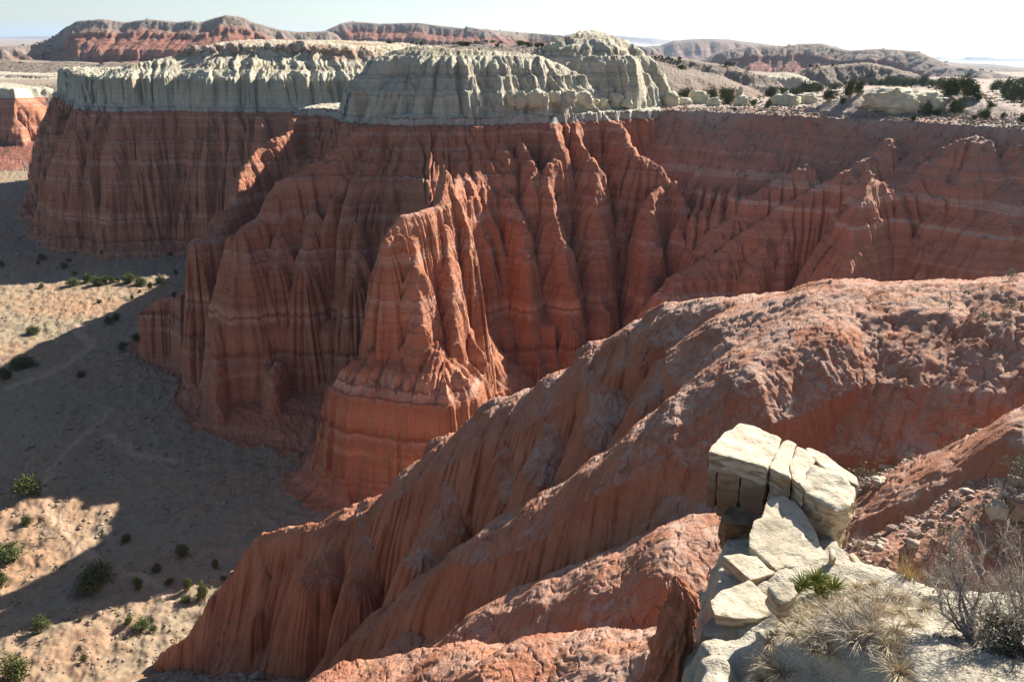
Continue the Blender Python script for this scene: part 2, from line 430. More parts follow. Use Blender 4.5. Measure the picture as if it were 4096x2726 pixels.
OWN = {13: 'rubble_slope', 0: 'valley_floor', 1: 'cliff', 2: 'rock_spire', 3: 'canyon_slope', 4: 'ridge', 5: 'butte', 6: 'plateau', 7: 'pale_dome', 9: 'desert_plain', 10: 'far_cliff', 11: 'mesa', 12: 'hills'}

# ------------------------------------------------------------------ the place
def XY(l): return [P(*q)[:2] for q in l]
# far mesas and hills
crest(11, [(-900, 215, 1300), (-300, 200, 1320), (0, 187, 1340), (119, 178, 1380), (196, 154, 1390), (226, 137, 1400), (267, 107, 1410), (321, 83, 1410), (404, 77, 1410), (505, 89, 1420), (594, 77, 1420), (713, 89, 1420), (766, 82, 1420), (802, 92, 1420), (861, 71, 1430), (909, 61, 1430), (962, 68, 1440), (1022, 92, 1450), (1117, 119, 1460), (1188, 128, 1480), (1307, 126, 1500)],
      [(0, 0), (8, -2), (22, -14), (40, -21), (43, -27), (100, -45), (105, -61), (190, -68), (400, -75), (560, -86)], 2, (20, 34, 3))
crest(11, [(1188, 140, 1900), (1300, 124, 1950), (1364, 95, 1980), (1402, 86, 2000), (1523, 95, 2000), (1669, 91, 2000), (1777, 105, 2000), (1854, 113, 2000), (1873, 108, 2000), (1937, 118, 2000), (2096, 130, 2100), (2242, 141, 2100), (2400, 165, 2100), (2600, 190, 2100)],
      [(0, 0), (8, -3), (30, -20), (70, -34), (74, -44), (170, -80), (260, -110)], 2, (18, 40, 4))
crest(11, [(1900, 128, 5200), (1935, 113, 5200), (1955, 113, 5200), (1990, 130, 5200)], [(0, 0), (30, -15), (100, -60), (300, -100)], 2)
crest(12, [(2500, 200, 4200), (2600, 184, 4200), (2638, 183, 4200), (2695, 163, 4200), (2778, 156, 4200), (2835, 154, 4200), (2911, 157, 4200), (2994, 167, 4200), (3127, 183, 4200), (3300, 196, 4200)],
      [(0, 0), (60, -15), (200, -70), (500, -140), (900, -190)], 4, (60, 120, 5))
crest(11, [(2700, 275, 1560), (2810, 237, 1550), (2917, 195, 1540), (3006, 183, 1530), (3140, 183, 1520), (3210, 175, 1510), (3292, 173, 1500), (3337, 189, 1480), (3400, 202, 1460), (3521, 194, 1430), (3667, 205, 1400), (3730, 233, 1370), (3806, 262, 1340), (3933, 278, 1310), (4096, 312, 1280), (4500, 340, 1250)],
      [(0, 0), (10, -2), (45, -18), (48, -24), (150, -62), (240, -80), (360, -90)], 3, (16, 34, 6))
crest(12, [(2450, 140, 14000), (2600, 154, 14000), (2707, 159, 14500), (3100, 190, 15000), (3730, 224, 15000), (3845, 234, 14500), (3876, 226, 14000), (3946, 227, 14000), (4000, 233, 14000), (4400, 238, 14000)], [(0, 0), (100, -60), (500, -160), (3000, -300)], 5)
crest(12, [(2300, 132, 16000), (2459, 143, 16000), (2600, 150, 16000), (2900, 185, 16000)], [(0, 0), (300, -60), (3000, -300)], 5)
crest(12, [(3500, 262, 5000), (3743, 240, 5000), (3838, 252, 4800), (3971, 257, 4600), (4096, 271, 4500), (4500, 280, 4400)], [(0, 0), (100, -18), (400, -70), (900, -110)], 5, (50, 110, 7))
crest(12, [(-400, 168, 7000), (10, 166, 7000), (60, 175, 7000), (130, 176, 7000), (300, 182, 7000)], [(0, 0), (200, -40), (600, -80)], 5, (50, 110, 2))
crest(12, [(-900, 149, 17000), (0, 147, 17000), (150, 145, 17000), (420, 149, 17000)], [(0, 0), (400, -60), (3000, -150)], 5)
crest(12, [(-700, 226, 960), (-200, 232, 950), (0, 238, 930), (120, 250, 915), (260, 246, 905), (380, 256, 900), (520, 250, 900), (640, 242, 930), (800, 236, 960)], [(0, 0), (12, -2), (60, -12), (130, -22)], 2, (10, 22, 13))
crest(11, [(-700, 300, 800), (-100, 300, 790), (60, 298, 780), (190, 304, 770)], [(0, 0), (6, -1), (10, -7), (40, -12)], 2, (6, 14, 14))
crest(12, [(3650, 250, 3100), (3760, 256, 3000), (3850, 261, 2900), (3971, 267, 2800), (4096, 280, 2700), (4600, 296, 2600)], [(0, 0), (40, -8), (160, -30), (400, -80)], 4, (40, 90, 15))
# middle distance on the right
crest(12, [(2250, 190, 420), (2450, 205, 430), (2600, 221, 430), (2727, 229, 430), (2854, 252, 425), (2956, 270, 420), (3044, 300, 415), (3072, 335, 410)], [(0, 0), (6, -1.5), (22, -11), (50, -28)], 2, (3, 9, 8))
crest(12, [(3085, 312, 545), (3190, 290, 545), (3248, 268, 545), (3362, 259, 545), (3457, 249, 545), (3540, 262, 540), (3616, 284, 530), (3692, 312, 520), (3800, 330, 510)], [(0, 0), (5, -1), (20, -10), (45, -24)], 2, (4, 12, 9))
crest(7, [(3105, 305, 500), (3140, 293, 502), (3190, 297, 502), (3225, 322, 500)], [(0, 0), (6, -.8), (9, -2.5), (11, -7), (14, -13)], 2, (1.2, 4, 1))
crest(12, [(1200, 200, 500), (1530, 188, 480), (1700, 180, 450), (1900, 178, 430), (2150, 182, 410), (2300, 192, 410), (2500, 230, 410)], [(0, 0), (10, -1), (45, -8), (75, -20), (90, -50)], 3, (1, 10, 2))
# plateau on the right, its rim and slope
_back = [(75., 300.), (300., 700.), (700., 700.), (700., 120.)]
poly(6, XY(RIM_AM) + [(40., 290.)] + _back, [(-60, 1.0), (-8, .3), (-.4, 0), (.3, -1.6), (1.2, -3), (10, -11), (19, -19.5), (19.6, -21), (23, -25), (27, -36), (36, -48), (50, -60), (60, -68)], (3.4, 8, 12), 105, (1.1, 2.4), (2, 26))
crest(6, [(3500, 372, 218), (3560, 350, 222), (3700, 354, 222), (3850, 380, 213), (3990, 420, 203)], [(0, 0), (3, -.2), (8, -2.0), (14, -4.6), (17, -30)], 2, (.6, 4, 3))
K = lambda k, t=None: [(0, 0), (3, -k * 3), (40, -k * 40)]
S1 = [(0, 0), (2, -3.4), (6, -14), (10, -25), (16, -42)]
crest(3, [(3900, 535, 169.0), (3796, 586, 172.0), (3707, 645, 173.0), (3612, 730, 171.5), (3553, 754, 170.0)], [(0, 0), (2, -1.4), (8, -9), (14, -24)], .6, (.7, 2.5, 1))
crest(3, [(3560, 752, 170.5), (3520, 730, 167.0), (3476, 684, 164.5), (3455, 780, 161.0), (3430, 880, 157.5), (3405, 1000, 153.0), (3385, 1200, 147.0)], [(0, 0), (1.2, -2.6), (9, -22), (16, -42)], .5, (.7, 2.6, 2), (.12, .9))
crest(3, [(3560, 560, 184.5), (3488, 622, 183.5), (3352, 687, 183.0), (3269, 740, 183.5), (3192, 782, 184.0), (3115, 829, 184.3), (3032, 888, 184.5), (2961, 942, 184.0), (2878, 1007, 182.5), (2807, 1054, 180.5), (2736, 1096, 178.5), (2690, 1145, 175.5)], [(0, 0), (2, -1.7), (6, -8), (12, -26)], .6, (.9, 3, 3), (.3, .9))
crest(3, [(3233, 657, 190.5), (3109, 711, 191.5), (3055, 752, 192.0), (2990, 788, 192.0), (2937, 853, 190.5), (2860, 906, 189.5), (2836, 965, 186.5)], [(0, 0), (2, -1.8), (6, -9), (11, -30)], .6, (.8, 3, 4), (.3, .9))
NO = [(0, 0), (1.6, -2.4), (6, -20), (10, -40)]
nose = lambda l, s_: crest(3, l, NO, .8, (1.0, 3, s_), (.3, .9))
nose([(3192, 790, 188), (3138, 965, 177), (3125, 1190, 170)], 5)
nose([(3115, 840, 188), (3050, 985, 177), (3010, 1100, 172), (3000, 1240, 168)], 6)
nose([(2990, 930, 187), (2907, 1036, 180), (2885, 1190, 175), (2870, 1300, 173)], 7)
nose([(3230, 800, 188), (3245, 912, 180), (3250, 1100, 174)], 8)
nose([(3720, 760, 173), (3715, 930, 161), (3690, 1060, 156), (3680, 1250, 152)], 9)
nose([(3900, 760, 166), (3915, 918, 156), (3925, 1050, 151), (3930, 1250, 147)], 10)
nose([(4060, 820, 160), (4070, 960, 153), (4080, 1250, 147)], 11)
nose([(4240, 780, 160), (4250, 960, 152), (4260, 1250, 146)], 12)
for i, u in enumerate((2790, 2835, 2885, 2940)):
    crest(3, [(u + 10, 738, 207 - i * 3), (u - 8, 850, 198 - i * 2.5), (u - 30, 985, 191 - i * 2.5), (u - 35, 1150, 186 - i * 2)], [(0, 0), (1, -2.5), (4, -20), (7, -42)], .5, (.5, 2.5, 20 + i))

# the promontory: pale domes on a red fluted wall
_prp = XY(RIM_PR) + [(75., 300.), (20., 380.), (-62., 360.)]
poly(1, XY(RIM_PR[:6]) + [(-10., 300.), (-20., 380.), (-62., 360.)], [(-30, 1.2), (-3, .5), (-.3, .1), (.2, -1.6), (1.0, -2.8), (9, -11), (17, -19.5), (21, -25), (23, -33), (26, -45), (31.5, -47.3), (32.8, -54), (34, -59.5), (50, -67.5), (80, -80)], (6.5, 9, 14), 105, (1.5, 2.6), (2, 24))
poly(1, _prp, [(-30, 1.2), (-3, .5), (-.3, .1), (.2, -1.6), (1.0, -3), (4, -13), (8, -31), (10.5, -43), (16, -49), (19, -58), (32, -65), (60, -78)], (3.4, 7, 13), 105, (1.2, 2.4), (0, 8))
poly(1, _prp, [(-5, -45), (0, -42), (37, -60.5), (52, -64), (85, -76)], (2, 14, 19), 110)
crest(1, [(1500, 470, 207), (1340, 590, 200), (1230, 665, 196), (1125, 732, 191.5), (1020, 872, 185), (973, 906, 182)], [(0, 0), (2, -3), (7, -17), (12, -36), (15, -44)], .8, (1.6, 5, 15))
crest(1, [(975, 906, 184), (985, 1000, 181.5), (985, 1090, 179)], [(0, 0), (2, -5), (6, -26), (8, -40)], .8, (1., 3, 16))
crest(1, [(1150, 800, 190), (1125, 940, 184), (1110, 1050, 180.5)], [(0, 0), (2, -5), (6, -26), (8, -40)], .8, (1., 3, 17))
crest(1, [(1245, 830, 187.3), (1220, 940, 183.3), (1212, 1060, 179.5)], [(0, 0), (2, -5), (6.5, -26), (9, -42)], .8, (1., 3, 18))
crest(1, [(1430, 880, 185.5), (1425, 980, 181.5), (1420, 1100, 178.5)], [(0, 0), (2, -5), (6, -26), (8, -40)], .8, (1., 3, 19))
crest(1, [(900, 870, 203), (850, 948, 194), (785, 950, 191)], [(0, 0), (1.5, -1), (3, -7), (6.5, -28), (8, -40)], .6, (1., 3.5, 20))
crest(1, [(1195, 445, 242), (1172, 520, 235), (1100, 548, 230), (1010, 622, 222), (952, 720, 214), (940, 805, 208), (862, 855, 202)], [(0, 0), (2, -3.5), (8, -22), (13, -42)], .8, (1.4, 5, 21))
crest(1, [(800, 1150, 200), (720, 1190, 206), (640, 1205, 208), (598, 1222, 208)], [(0, 0), (2, -1.2), (4, -9), (6, -22), (8, -27)], .6, (1., 4, 22))
crest(1, [(870, 1290, 176), (850, 1325, 173), (862, 1480, 169), (888, 1640, 164)], [(0, 0), (1, -2), (3, -14), (6, -30)], .8, (.4, 2, 23))
crest(1, [(1110, 1430, 170), (1085, 1460, 168), (1078, 1690, 161)], [(0, 0), (1, -2), (3, -14), (6, -30)], .8, (.4, 2, 24))
FN = [(0, 0), (1.2, -2.6), (3.2, -13), (5.5, -30), (8, -50)]
FW = [(0, 0), (1.8, -2.6), (4.6, -13), (6.5, -28), (8.5, -48)]
def fin(pts, prof=FN, s=0): crest(1, pts, prof, .5, (.9, 2.6, 30 + s), (.25, .9))
fin([(1830, 470, 208), (1842, 595, 201), (1868, 690, 196), (1900, 800, 190), (1925, 980, 185), (1930, 1200, 181)], FW, 1)
fin([(1922, 590, 204), (1938, 785, 193), (1978, 911, 189), (1996, 1000, 187), (2010, 1300, 182)], FN, 2)
fin([(2000, 468, 211), (2000, 560, 206), (2030, 600, 204), (2045, 690, 200), (2020, 745, 197.5), (2062, 810, 193), (2095, 880, 189), (2105, 1000, 185), (2115, 1200, 181), (2130, 1400, 178)], FW, 3)
fin([(2070, 468, 213), (2073, 540, 209), (2108, 610, 204), (2137, 670, 200), (2130, 720, 197), (2105, 771, 196), (2110, 830, 194)], FN, 4)
fin([(2200, 462, 215), (2207, 511, 211), (2232, 560, 207), (2214, 630, 203), (2182, 660, 200.5), (2190, 729, 197.5), (2218, 790, 195), (2228, 870, 192), (2262, 960, 189), (2270, 1100, 186), (2270, 1300, 182)], FW, 5)
fin([(2270, 730, 206), (2285, 850, 201), (2290, 1000, 198)], FN, 6)
fin([(2295, 470, 219), (2300, 518, 215), (2322, 567, 211), (2356, 612, 208), (2382, 660, 205), (2384, 743, 201), (2380, 800, 198.5), (2396, 880, 196), (2400, 1000, 193), (2400, 1200, 188), (2385, 1340, 184)], FW, 7)
fin([(2430, 455, 225), (2480, 515, 220), (2508, 578, 215), (2572, 626, 211), (2642, 662, 209), (2675, 715, 207)], [(0, 0), (1.5, -1.5), (4, -9), (7, -22), (11, -42)], 8)
fin([(2660, 725, 207), (2600, 785, 200), (2612, 850, 197), (2605, 950, 194), (2590, 1100, 190), (2575, 1250, 187)], FW, 9)
fin([(2700, 730, 205), (2730, 800, 200), (2715, 890, 196), (2745, 1016, 193), (2750, 1150, 190)], FN, 10)
fin([(2470, 700, 214), (2480, 850, 206), (2490, 1000, 202)], FN, 11)
# pale domes
DM = [(0, 0), (4, -1.6), (8, -4), (9, -5.6), (15, -12), (17.5, -17.5), (19, -18.5), (20, -60)]
crest(7, [(1640, 190, 229), (1700, 186, 228), (1780, 197, 226), (1950, 203, 229), (2130, 216, 234), (2200, 250, 236)], DM, 1.2, (4.2, 5.0, 51), (.9, 1.7))
crest(7, [(2330, 124, 256), (2385, 122, 258)], [(0, 0), (3, -1.2), (7, -2.6), (12, -6), (16, -9), (17, -10.6), (20, -16), (22.5, -22), (23.5, -60)], 1.2, (4., 5.0, 52), (.9, 1.7))
crest(7, [(1480, 385, 220), (1560, 330, 222), (1640, 300, 222)], [(0, 0), (3, -2), (7, -8), (9, -13), (10, -60)], 1, (1.6, 3, 53))
# the butte on the left
poly(5, XY(RIM_LC) + [(-20., 430.), (-30., 520.), (-260., 520.), (-235., 420.)], [(-70, 26), (-34, 24.6), (-30, 23.6), (-22, 19.5), (-13, 14.6), (-6.5, 11.8), (-4.5, 11), (-2.2, 1.6), (-1.2, .4), (-.3, 0), (.2, -1.6), (8, -15), (15, -30), (19, -44), (22, -54), (34, -61), (60, -74)], (5.5, 11, 16), 95, (1.4, 3.2), (0, 12), lambda x, y: 11.6 + np.maximum(0, (x + 176) * .33) + .6 * fbm(x / 5, y / 5, 2, 44))
LN = [(0, 0), (2, -3), (4.5, -18), (7.5, -38), (9.5, -58)]
for i, l in enumerate(([(611, 430, 345), (625, 470, 340), (590, 560, 334), (572, 740, 327), (565, 950, 320)],
                       [(937, 432, 344), (942, 465, 338), (930, 570, 331), (922, 760, 325), (915, 900, 320)],
                       [(1037, 464, 337), (1035, 560, 331), (1025, 830, 324)],
                       [(815, 440, 343), (838, 478, 338), (828, 600, 332), (818, 850, 325)],
                       [(470, 440, 338), (440, 600, 327), (420, 900, 318)], [(330, 440, 343), (290, 600, 332), (250, 880, 325)],
                       [(1150, 440, 345), (1148, 560, 338), (1140, 760, 332)], [(540, 640, 330), (535, 850, 322), (535, 960, 318)])):
    crest(5, l, LN, 1, (1.2, 4.5, 60 + i), (.4, 1.2))
# the cliff at the far left
poly(10, XY(RIM_LL) + [(-60., 800.), (-700., 900.)], [(-40, 6), (-12, 5), (-3, 4), (-1, 0), (.5, -2), (10, -14), (18, -34), (24, -46), (40, -54), (60, -60)], (6, 16, 18), 130)
for i, l in enumerate(([(55, 415, 604), (60, 490, 588), (100, 585, 577), (130, 640, 572)], [(125, 430, 640), (150, 500, 620), (190, 600, 602), (200, 650, 597)], [(240, 405, 660), (250, 470, 645), (225, 560, 628)], [(-100, 430, 610), (-90, 560, 585), (-80, 650, 578)], [(215, 400, 672), (215, 470, 655), (215, 560, 640)])):
    crest(10, l, [(0, 0), (3, -4), (8, -20), (13, -40)], 1.5, (1.5, 6, 70 + i))
# the spire on its pedestal
SP = [(0, 0), (.9, -1.8), (2.6, -8), (5.4, -22), (7.4, -34), (9.5, -39), (14, -44)]
crest(2, [(1793, 674, 165.0), (1765, 770, 161.1), (1730, 835, 157.4), (1700, 845, 155.3), (1624, 865, 151.6), (1570, 915, 148.7), (1552, 960, 146.7)], SP, .6, (1.5, 2.2, 41), (.35, .8))
crest(2, [(1793, 690, 165.0), (1840, 800, 163.0), (1872, 905, 160.3), (1880, 1000, 158.2)], [(0, 0), (.9, -2), (2.4, -9), (4.4, -24), (6, -40)], .5, (1.0, 2.2, 42), (.3, .8))
crest(2, [(1872, 1300, 150.6), (1888, 1350, 148.7), (1930, 1400, 147.9)], [(0, 0), (.7, -2), (1.6, -9), (3, -20)], .5, (.5, 1.4, 43), (.2, .7))
crest(2, [(1640, 880, 152.4), (1655, 1060, 146.3), (1662, 1300, 141.1), (1660, 1560, 136.0)], [(0, 0), (1.5, -3), (4, -12), (6.5, -26), (9, -38)], .8, (1.2, 2.0, 46), (.3, .8))
crest(2, [(1770, 900, 156.6), (1800, 1100, 150.4), (1815, 1300, 145.2), (1800, 1560, 138.0)], [(0, 0), (1.2, -3), (3, -12), (5, -26), (7, -38)], .8, (1.0, 1.8, 47), (.3, .8))
crest(1, [(1800, 730, 166.0), (1815, 800, 176), (1830, 740, 190), (1838, 620, 203)], FN, .5, (.8, 2.6, 45), (.25, .9))
_ped = XY([(1308, 1530, 140.1), (1400, 1575, 135.2), (1640, 1612, 132.4), (1790, 1618, 131.4), (1920, 1560, 135.1), (1945, 1510, 143.9), (1925, 1400, 165.0), (1600, 1400, 165.0)])
poly(2, _ped, [(-14, -34.5), (-7, -39.5), (-3, -42.5), (-.6, -44), (.3, -46), (1.8, -55), (2.8, -61), (3.6, -63.5), (14, -68.5), (34, -79)], (4.2, 7, 44), 40, (.8, 1.6))
# the near ridge and its spurs
NR = [(0, 0), (1, -.5), (3.4, -2.7), (5.4, -7), (8, -16), (10.5, -28)]
NS = [(0, 0), (1.2, -.9), (3, -4), (6, -11), (10, -25)]
crest(4, [(4600, 1050, 41), (4096, 1112, 42), (3800, 1140, 43.5), (3450, 1150, 46), (3200, 1180, 49), (3000, 1186, 51.5), (2800, 1192, 54), (2700, 1215, 55), (2560, 1290, 56), (2400, 1375, 57.5), (2250, 1480, 59), (2100, 1560, 60.5), (2000, 1592, 61.5), (1900, 1650, 62.5), (1800, 1740, 63.5), (1650, 1850, 65.5), (1500, 1990, 67.5), (1440, 2040, 68.3)], NR, 1.5, (.9, 2.6, 81), (.2, .7))
crest(4, [(1440, 2050, 68.3), (1390, 2103, 69.5), (1330, 2082, 70.5), (1240, 2092, 72.5), (1160, 2112, 74.5), (1050, 2142, 77), (1020, 2160, 78), (950, 2262, 80.5), (880, 2350, 83), (750, 2530, 86.5), (650, 2600, 89.5), (610, 2690, 90)], [(0, 0), (.8, -.7), (2, -4.6), (4.5, -12), (9, -18), (18, -26)], .5, (.9, 2.4, 82), (.06, .7))
NN = [(0, 0), (1, -1.), (2.3, -5), (4.2, -13), (6.5, -25)]
sp = lambda l, pf=NS, s=0: crest(4, l, pf, (1.2 if s > 2 else 1.9), ((.55 if s > 2 else .3), 1.9, 83 + s), (.10, .5))
SA = [(0, 0), (.8, -.3), (2.6, -1.7), (4, -4.4), (6, -11), (8, -20)]
sp([(3450, 1180, 45), (3300, 1290, 41), (3000, 1430, 39.5), (2700, 1598, 39.2), (2552, 1691, 39.8), (2386, 1826, 40.8), (2189, 1971, 42.), (2033, 2054, 43.3), (1950, 2121, 45), (1764, 2251, 48.5), (1598, 2386, 52), (1515, 2469, 55), (1463, 2593, 56.5)], SA, 1)
sp([(4500, 1560, 25), (4096, 1650, 26), (3792, 1823, 27), (3613, 1909, 27.7), (3426, 2002, 28.4), (3150, 2080, 29.5), (2850, 2140, 29.5), (2700, 2168, 29.2), (2438, 2251, 30.), (2241, 2308, 31.2), (2064, 2344, 32.8), (2023, 2386, 33.6), (1857, 2479, 36.4), (1743, 2604, 38.6)], SA, 2)
sp([(3100, 1640, 37), (2850, 1830, 35.2), (2700, 1930, 35.2), (2635, 1971, 35.6), (2552, 2064, 36), (2440, 2190, 36.6)], NN, 3)
sp([(3050, 1900, 33), (2850, 2010, 33), (2700, 2080, 33.4), (2583, 2147, 34), (2430, 2245, 34.8)], NN, 4)
sp([(1800, 1740, 63.5), (1835, 1900, 58), (1830, 1990, 56), (1700, 2200, 53)], NN, 5)
sp([(2000, 1592, 61.5), (2070, 1720, 57), (2100, 1930, 53)], NN, 6)
sp([(2240, 1490, 59), (2290, 1650, 54), (2200, 1850, 50.5)], NN, 7)
sp([(2400, 1375, 57.5), (2480, 1560, 51), (2430, 1700, 48.5)], NN, 8)
sp([(2700, 1215, 55), (2760, 1380, 49.5), (2640, 1560, 45.5)], NN, 16)
sp([(2900, 1188, 53), (3000, 1300, 48)], NN, 17)
sp([(1440, 2060, 68), (1370, 2160, 65), (1285, 2244, 62.5), (1280, 2300, 61.5)], [(0, 0), (1, -.8), (2.2, -6), (3.4, -14), (6, -24)], 9)
sp([(1500, 2000, 67), (1480, 2200, 60), (1440, 2330, 57.5)], [(0, 0), (1, -.8), (2.2, -5), (4, -14), (6, -24)], 10)
sp([(1050, 2142, 77), (1065, 2300, 73), (1045, 2440, 71)], [(0, 0), (.7, -2), (1.8, -8), (4, -17)], 11)
sp([(1240, 2095, 72.5), (1225, 2300, 69)], [(0, 0), (.5, -1), (1.2, -6), (3, -12)], 12)
crest(4, [(4600, 1050, 41), (4096, 1112, 42), (3800, 1140, 43.5), (3500, 1149, 45.3)], [(0, 0), (3, -.7), (8, -3.2), (11, -6.), (13, -12), (17, -30)], 1, (.7, 3.2, 99), (.14, .6))
crest(13, [(4700, 1640, 26), (4300, 1800, 24.5), (4096, 1915, 23.4), (3800, 2090, 21.8), (3550, 2190, 21.2), (3420, 2265, 20.8)], [(0, 0), (1, -.9), (3, -4.), (6, -10)], .6, (.4, 2, 98))
# mounds at the foot of the near slope
crest(4, [(1400, 2740, 29.5), (1560, 2700, 28.6), (1774, 2648, 27.6), (1878, 2640, 26.8), (1965, 2700, 25.6)], [(0, 0), (1.2, -.5), (2.6, -2.4), (6, -9)], 1.4, (.3, 2, 95))
crest(4, [(2040, 2700, 25.6), (2130, 2600, 25.4), (2240, 2560, 24.8), (2272, 2640, 23.8)], [(0, 0), (.8, -.5), (2, -2.8), (5, -9)], .8, (.25, 2, 96))
crest(4, [(2200, 2700, 22.6), (2450, 2650, 22.), (2620, 2590, 21.4)], [(0, 0), (1.5, -.5), (3, -2.2), (7, -8)], 1.2, (.3, 2, 97))
# ------------------------------------------------------------------ sampling: columns by bearing, rows denser where the ground is steep
import time
_t0 = time.time()
def build_field(n_az, n_r, r0, r1):
    A0, A1 = R(-43), R(46)
    ca, cr = 420, 1100
    az = np.linspace(A0, A1, ca); lr = np.linspace(math.log(r0), math.log(r1), cr); rr = np.exp(lr)
    a2, r2 = np.meshgrid(az, rr, indexing='ij')
    z = height((np.sin(a2) * r2).ravel(), (np.cos(a2) * r2).ravel()).reshape(ca, cr)
    el = np.arctan2(z, r2)
    mx = np.maximum.accumulate(el, 1)
    dv = np.diff(el, axis=1); vis = (el[:, 1:] >= mx[:, 1:] - 1e-4)
    arc = np.hypot(np.diff(z, axis=1), np.diff(r2, axis=1)) / r2[:, 1:]
    vis = np.maximum(vis, .12)
    w = vis * (np.abs(dv) + .22 * np.minimum(arc, .02)) + .02 * np.minimum(arc, .02) + 1e-5
    k = np.ones(7) / 7
    w = np.apply_along_axis(lambda c: np.convolve(c, np.ones(9) / 9, 'same'), 0, w)
    w = np.apply_along_axis(lambda c: np.convolve(c, k, 'same'), 1, w)
    w = np.apply_along_axis(lambda c: np.convolve(c, np.ones(9) / 9, 'same'), 0, w)
    cdf = np.concatenate([np.zeros((ca, 1)), np.cumsum(w, 1)], 1); cdf /= cdf[:, -1:]
    t = np.linspace(0, 1, n_r)
    L = np.empty((ca, n_r), np.float32)
    for i in range(ca): L[i] = np.interp(t, cdf[i], lr)
    az2 = np.linspace(A0, A1, n_az)
    f = np.interp(az2, az, np.arange(ca)); i0 = np.minimum(f.astype(int), ca - 2); fr = (f - i0)[:, None]
    LR = L[i0] * (1 - fr) + L[i0 + 1] * fr
    rr = np.exp(LR)
    x = (np.sin(az2)[:, None] * rr).ravel().astype(np.float32); y = (np.cos(az2)[:, None] * rr).ravel().astype(np.float32)
    z = np.empty_like(x); own = np.empty(x.shape, np.int16); st = np.empty_like(x)
    B = 150000
    for s in range(0, len(x), B):
        z[s:s + B], own[s:s + B], st[s:s + B] = height(x[s:s + B], y[s:s + B], True)
    return x, y, z, own, st

def mesh_from(name, co, faces, mat, smooth=True, attrs=None, parent=None):
    me = bpy.data.meshes.new(name)
    co = np.ascontiguousarray(co, np.float32); nv = len(co)
    faces = np.asarray(faces, np.int32); nf, kk = faces.shape
    me.vertices.add(nv); me.vertices.foreach_set('co', co.ravel())
    me.loops.add(nf * kk); me.loops.foreach_set('vertex_index', faces.ravel())
    me.polygons.add(nf); me.polygons.foreach_set('loop_start', np.arange(0, nf * kk, kk, dtype=np.int32))
    me.update(calc_edges=True)
    if smooth: me.polygons.foreach_set('use_smooth', np.ones(nf, bool))
    for k, v in (attrs or {}).items():
        me.attributes.new(k, 'FLOAT', 'POINT').data.foreach_set('value', np.ascontiguousarray(v, np.float32))
    if mat: me.materials.append(mat)
    o = bpy.data.objects.new(name, me); C.objects.link(o)
    if parent: o.parent = parent
    return o
# ------------------------------------------------------------------ terrain objects
M_rock = rock_material('banded_rock'); M_spire = rock_material('spire_rock', (1.08, 1.12, 1.1)); M_near = near_material(); M_floor = floor_material()
M_plat = plateau_material(); M_slope = slope_material()
M_mesa = far_material('mesa_rock', (0.269, 0.110, 0.073), (0.282, 0.220, 0.177), (0.220, 0.166, 0.132)); M_hill = far_material('hill_rock', (0.245, 0.135, 0.095), (0.245, 0.190, 0.147), (0.190, 0.153, 0.122))
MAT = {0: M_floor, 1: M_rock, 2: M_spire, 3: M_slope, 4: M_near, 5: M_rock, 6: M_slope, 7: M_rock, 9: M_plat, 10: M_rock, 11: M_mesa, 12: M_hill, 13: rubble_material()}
QUAL = 1.0
def terrain(NA, NRW, r0, r1, sel):
    X_, Y_, Z_, O_, S_ = build_field(NA, NRW, r0, r1)
    idx = np.arange(NA * NRW, dtype=np.int32).reshape(NA, NRW)
    quad = np.stack([idx[:-1, :-1], idx[1:, :-1], idx[1:, 1:], idx[:-1, 1:]], -1).reshape(-1, 4)
    fo = O_[quad[:, 0]]; CO = np.stack([X_, Y_, Z_], 1)
    for o, nm in OWN.items():
        f = quad[fo == o]
        if not len(f): continue
        u, inv = np.unique(f, return_inverse=True)
        ob = mesh_from(nm, CO[u], inv.reshape(-1, 4), MAT[o], True, {'strat': S_[u]} if o else {'strat': S_[u], 'path': path_amount(CO[u, 0], CO[u, 1])})
        ob['kind'] = 'structure'
terrain(int(1750 * QUAL), int(1000 * QUAL), 9., 700., 0)
terrain(int(1500 * QUAL), int(330 * QUAL), 695., 21000., 1)
print('terrain', time.time() - _t0)
# ------------------------------------------------------------------ finding the ground under a picture position
def ground_at(u, v, y0=30., y1=900., n=1800, fn=None):
    u = np.atleast_1d(np.asarray(u, float)); v = np.atleast_1d(np.asarray(v, float)); fn = fn or height
    ys = np.exp(np.linspace(math.log(y0), math.log(y1), n)); d = rays(u, v)
    p = d[:, None, :] * (ys[None, :] / d[:, 1:2])[..., None]
    z = np.concatenate([fn(p[i, :, 0], p[i, :, 1])[None] for i in range(len(u))])
    below = p[..., 2] < z; k = np.where(below.any(1), below.argmax(1), n - 1); k = np.maximum(k, 1); r = np.arange(len(u))
    a = p[r, k - 1]; b = p[r, k]; fa = a[:, 2] - z[r, k - 1]; fb = z[r, k] - b[:, 2]
    t = np.clip(fa / np.maximum(fa + fb, 1e-6), 0, 1)[:, None]
    return a + (b - a) * t

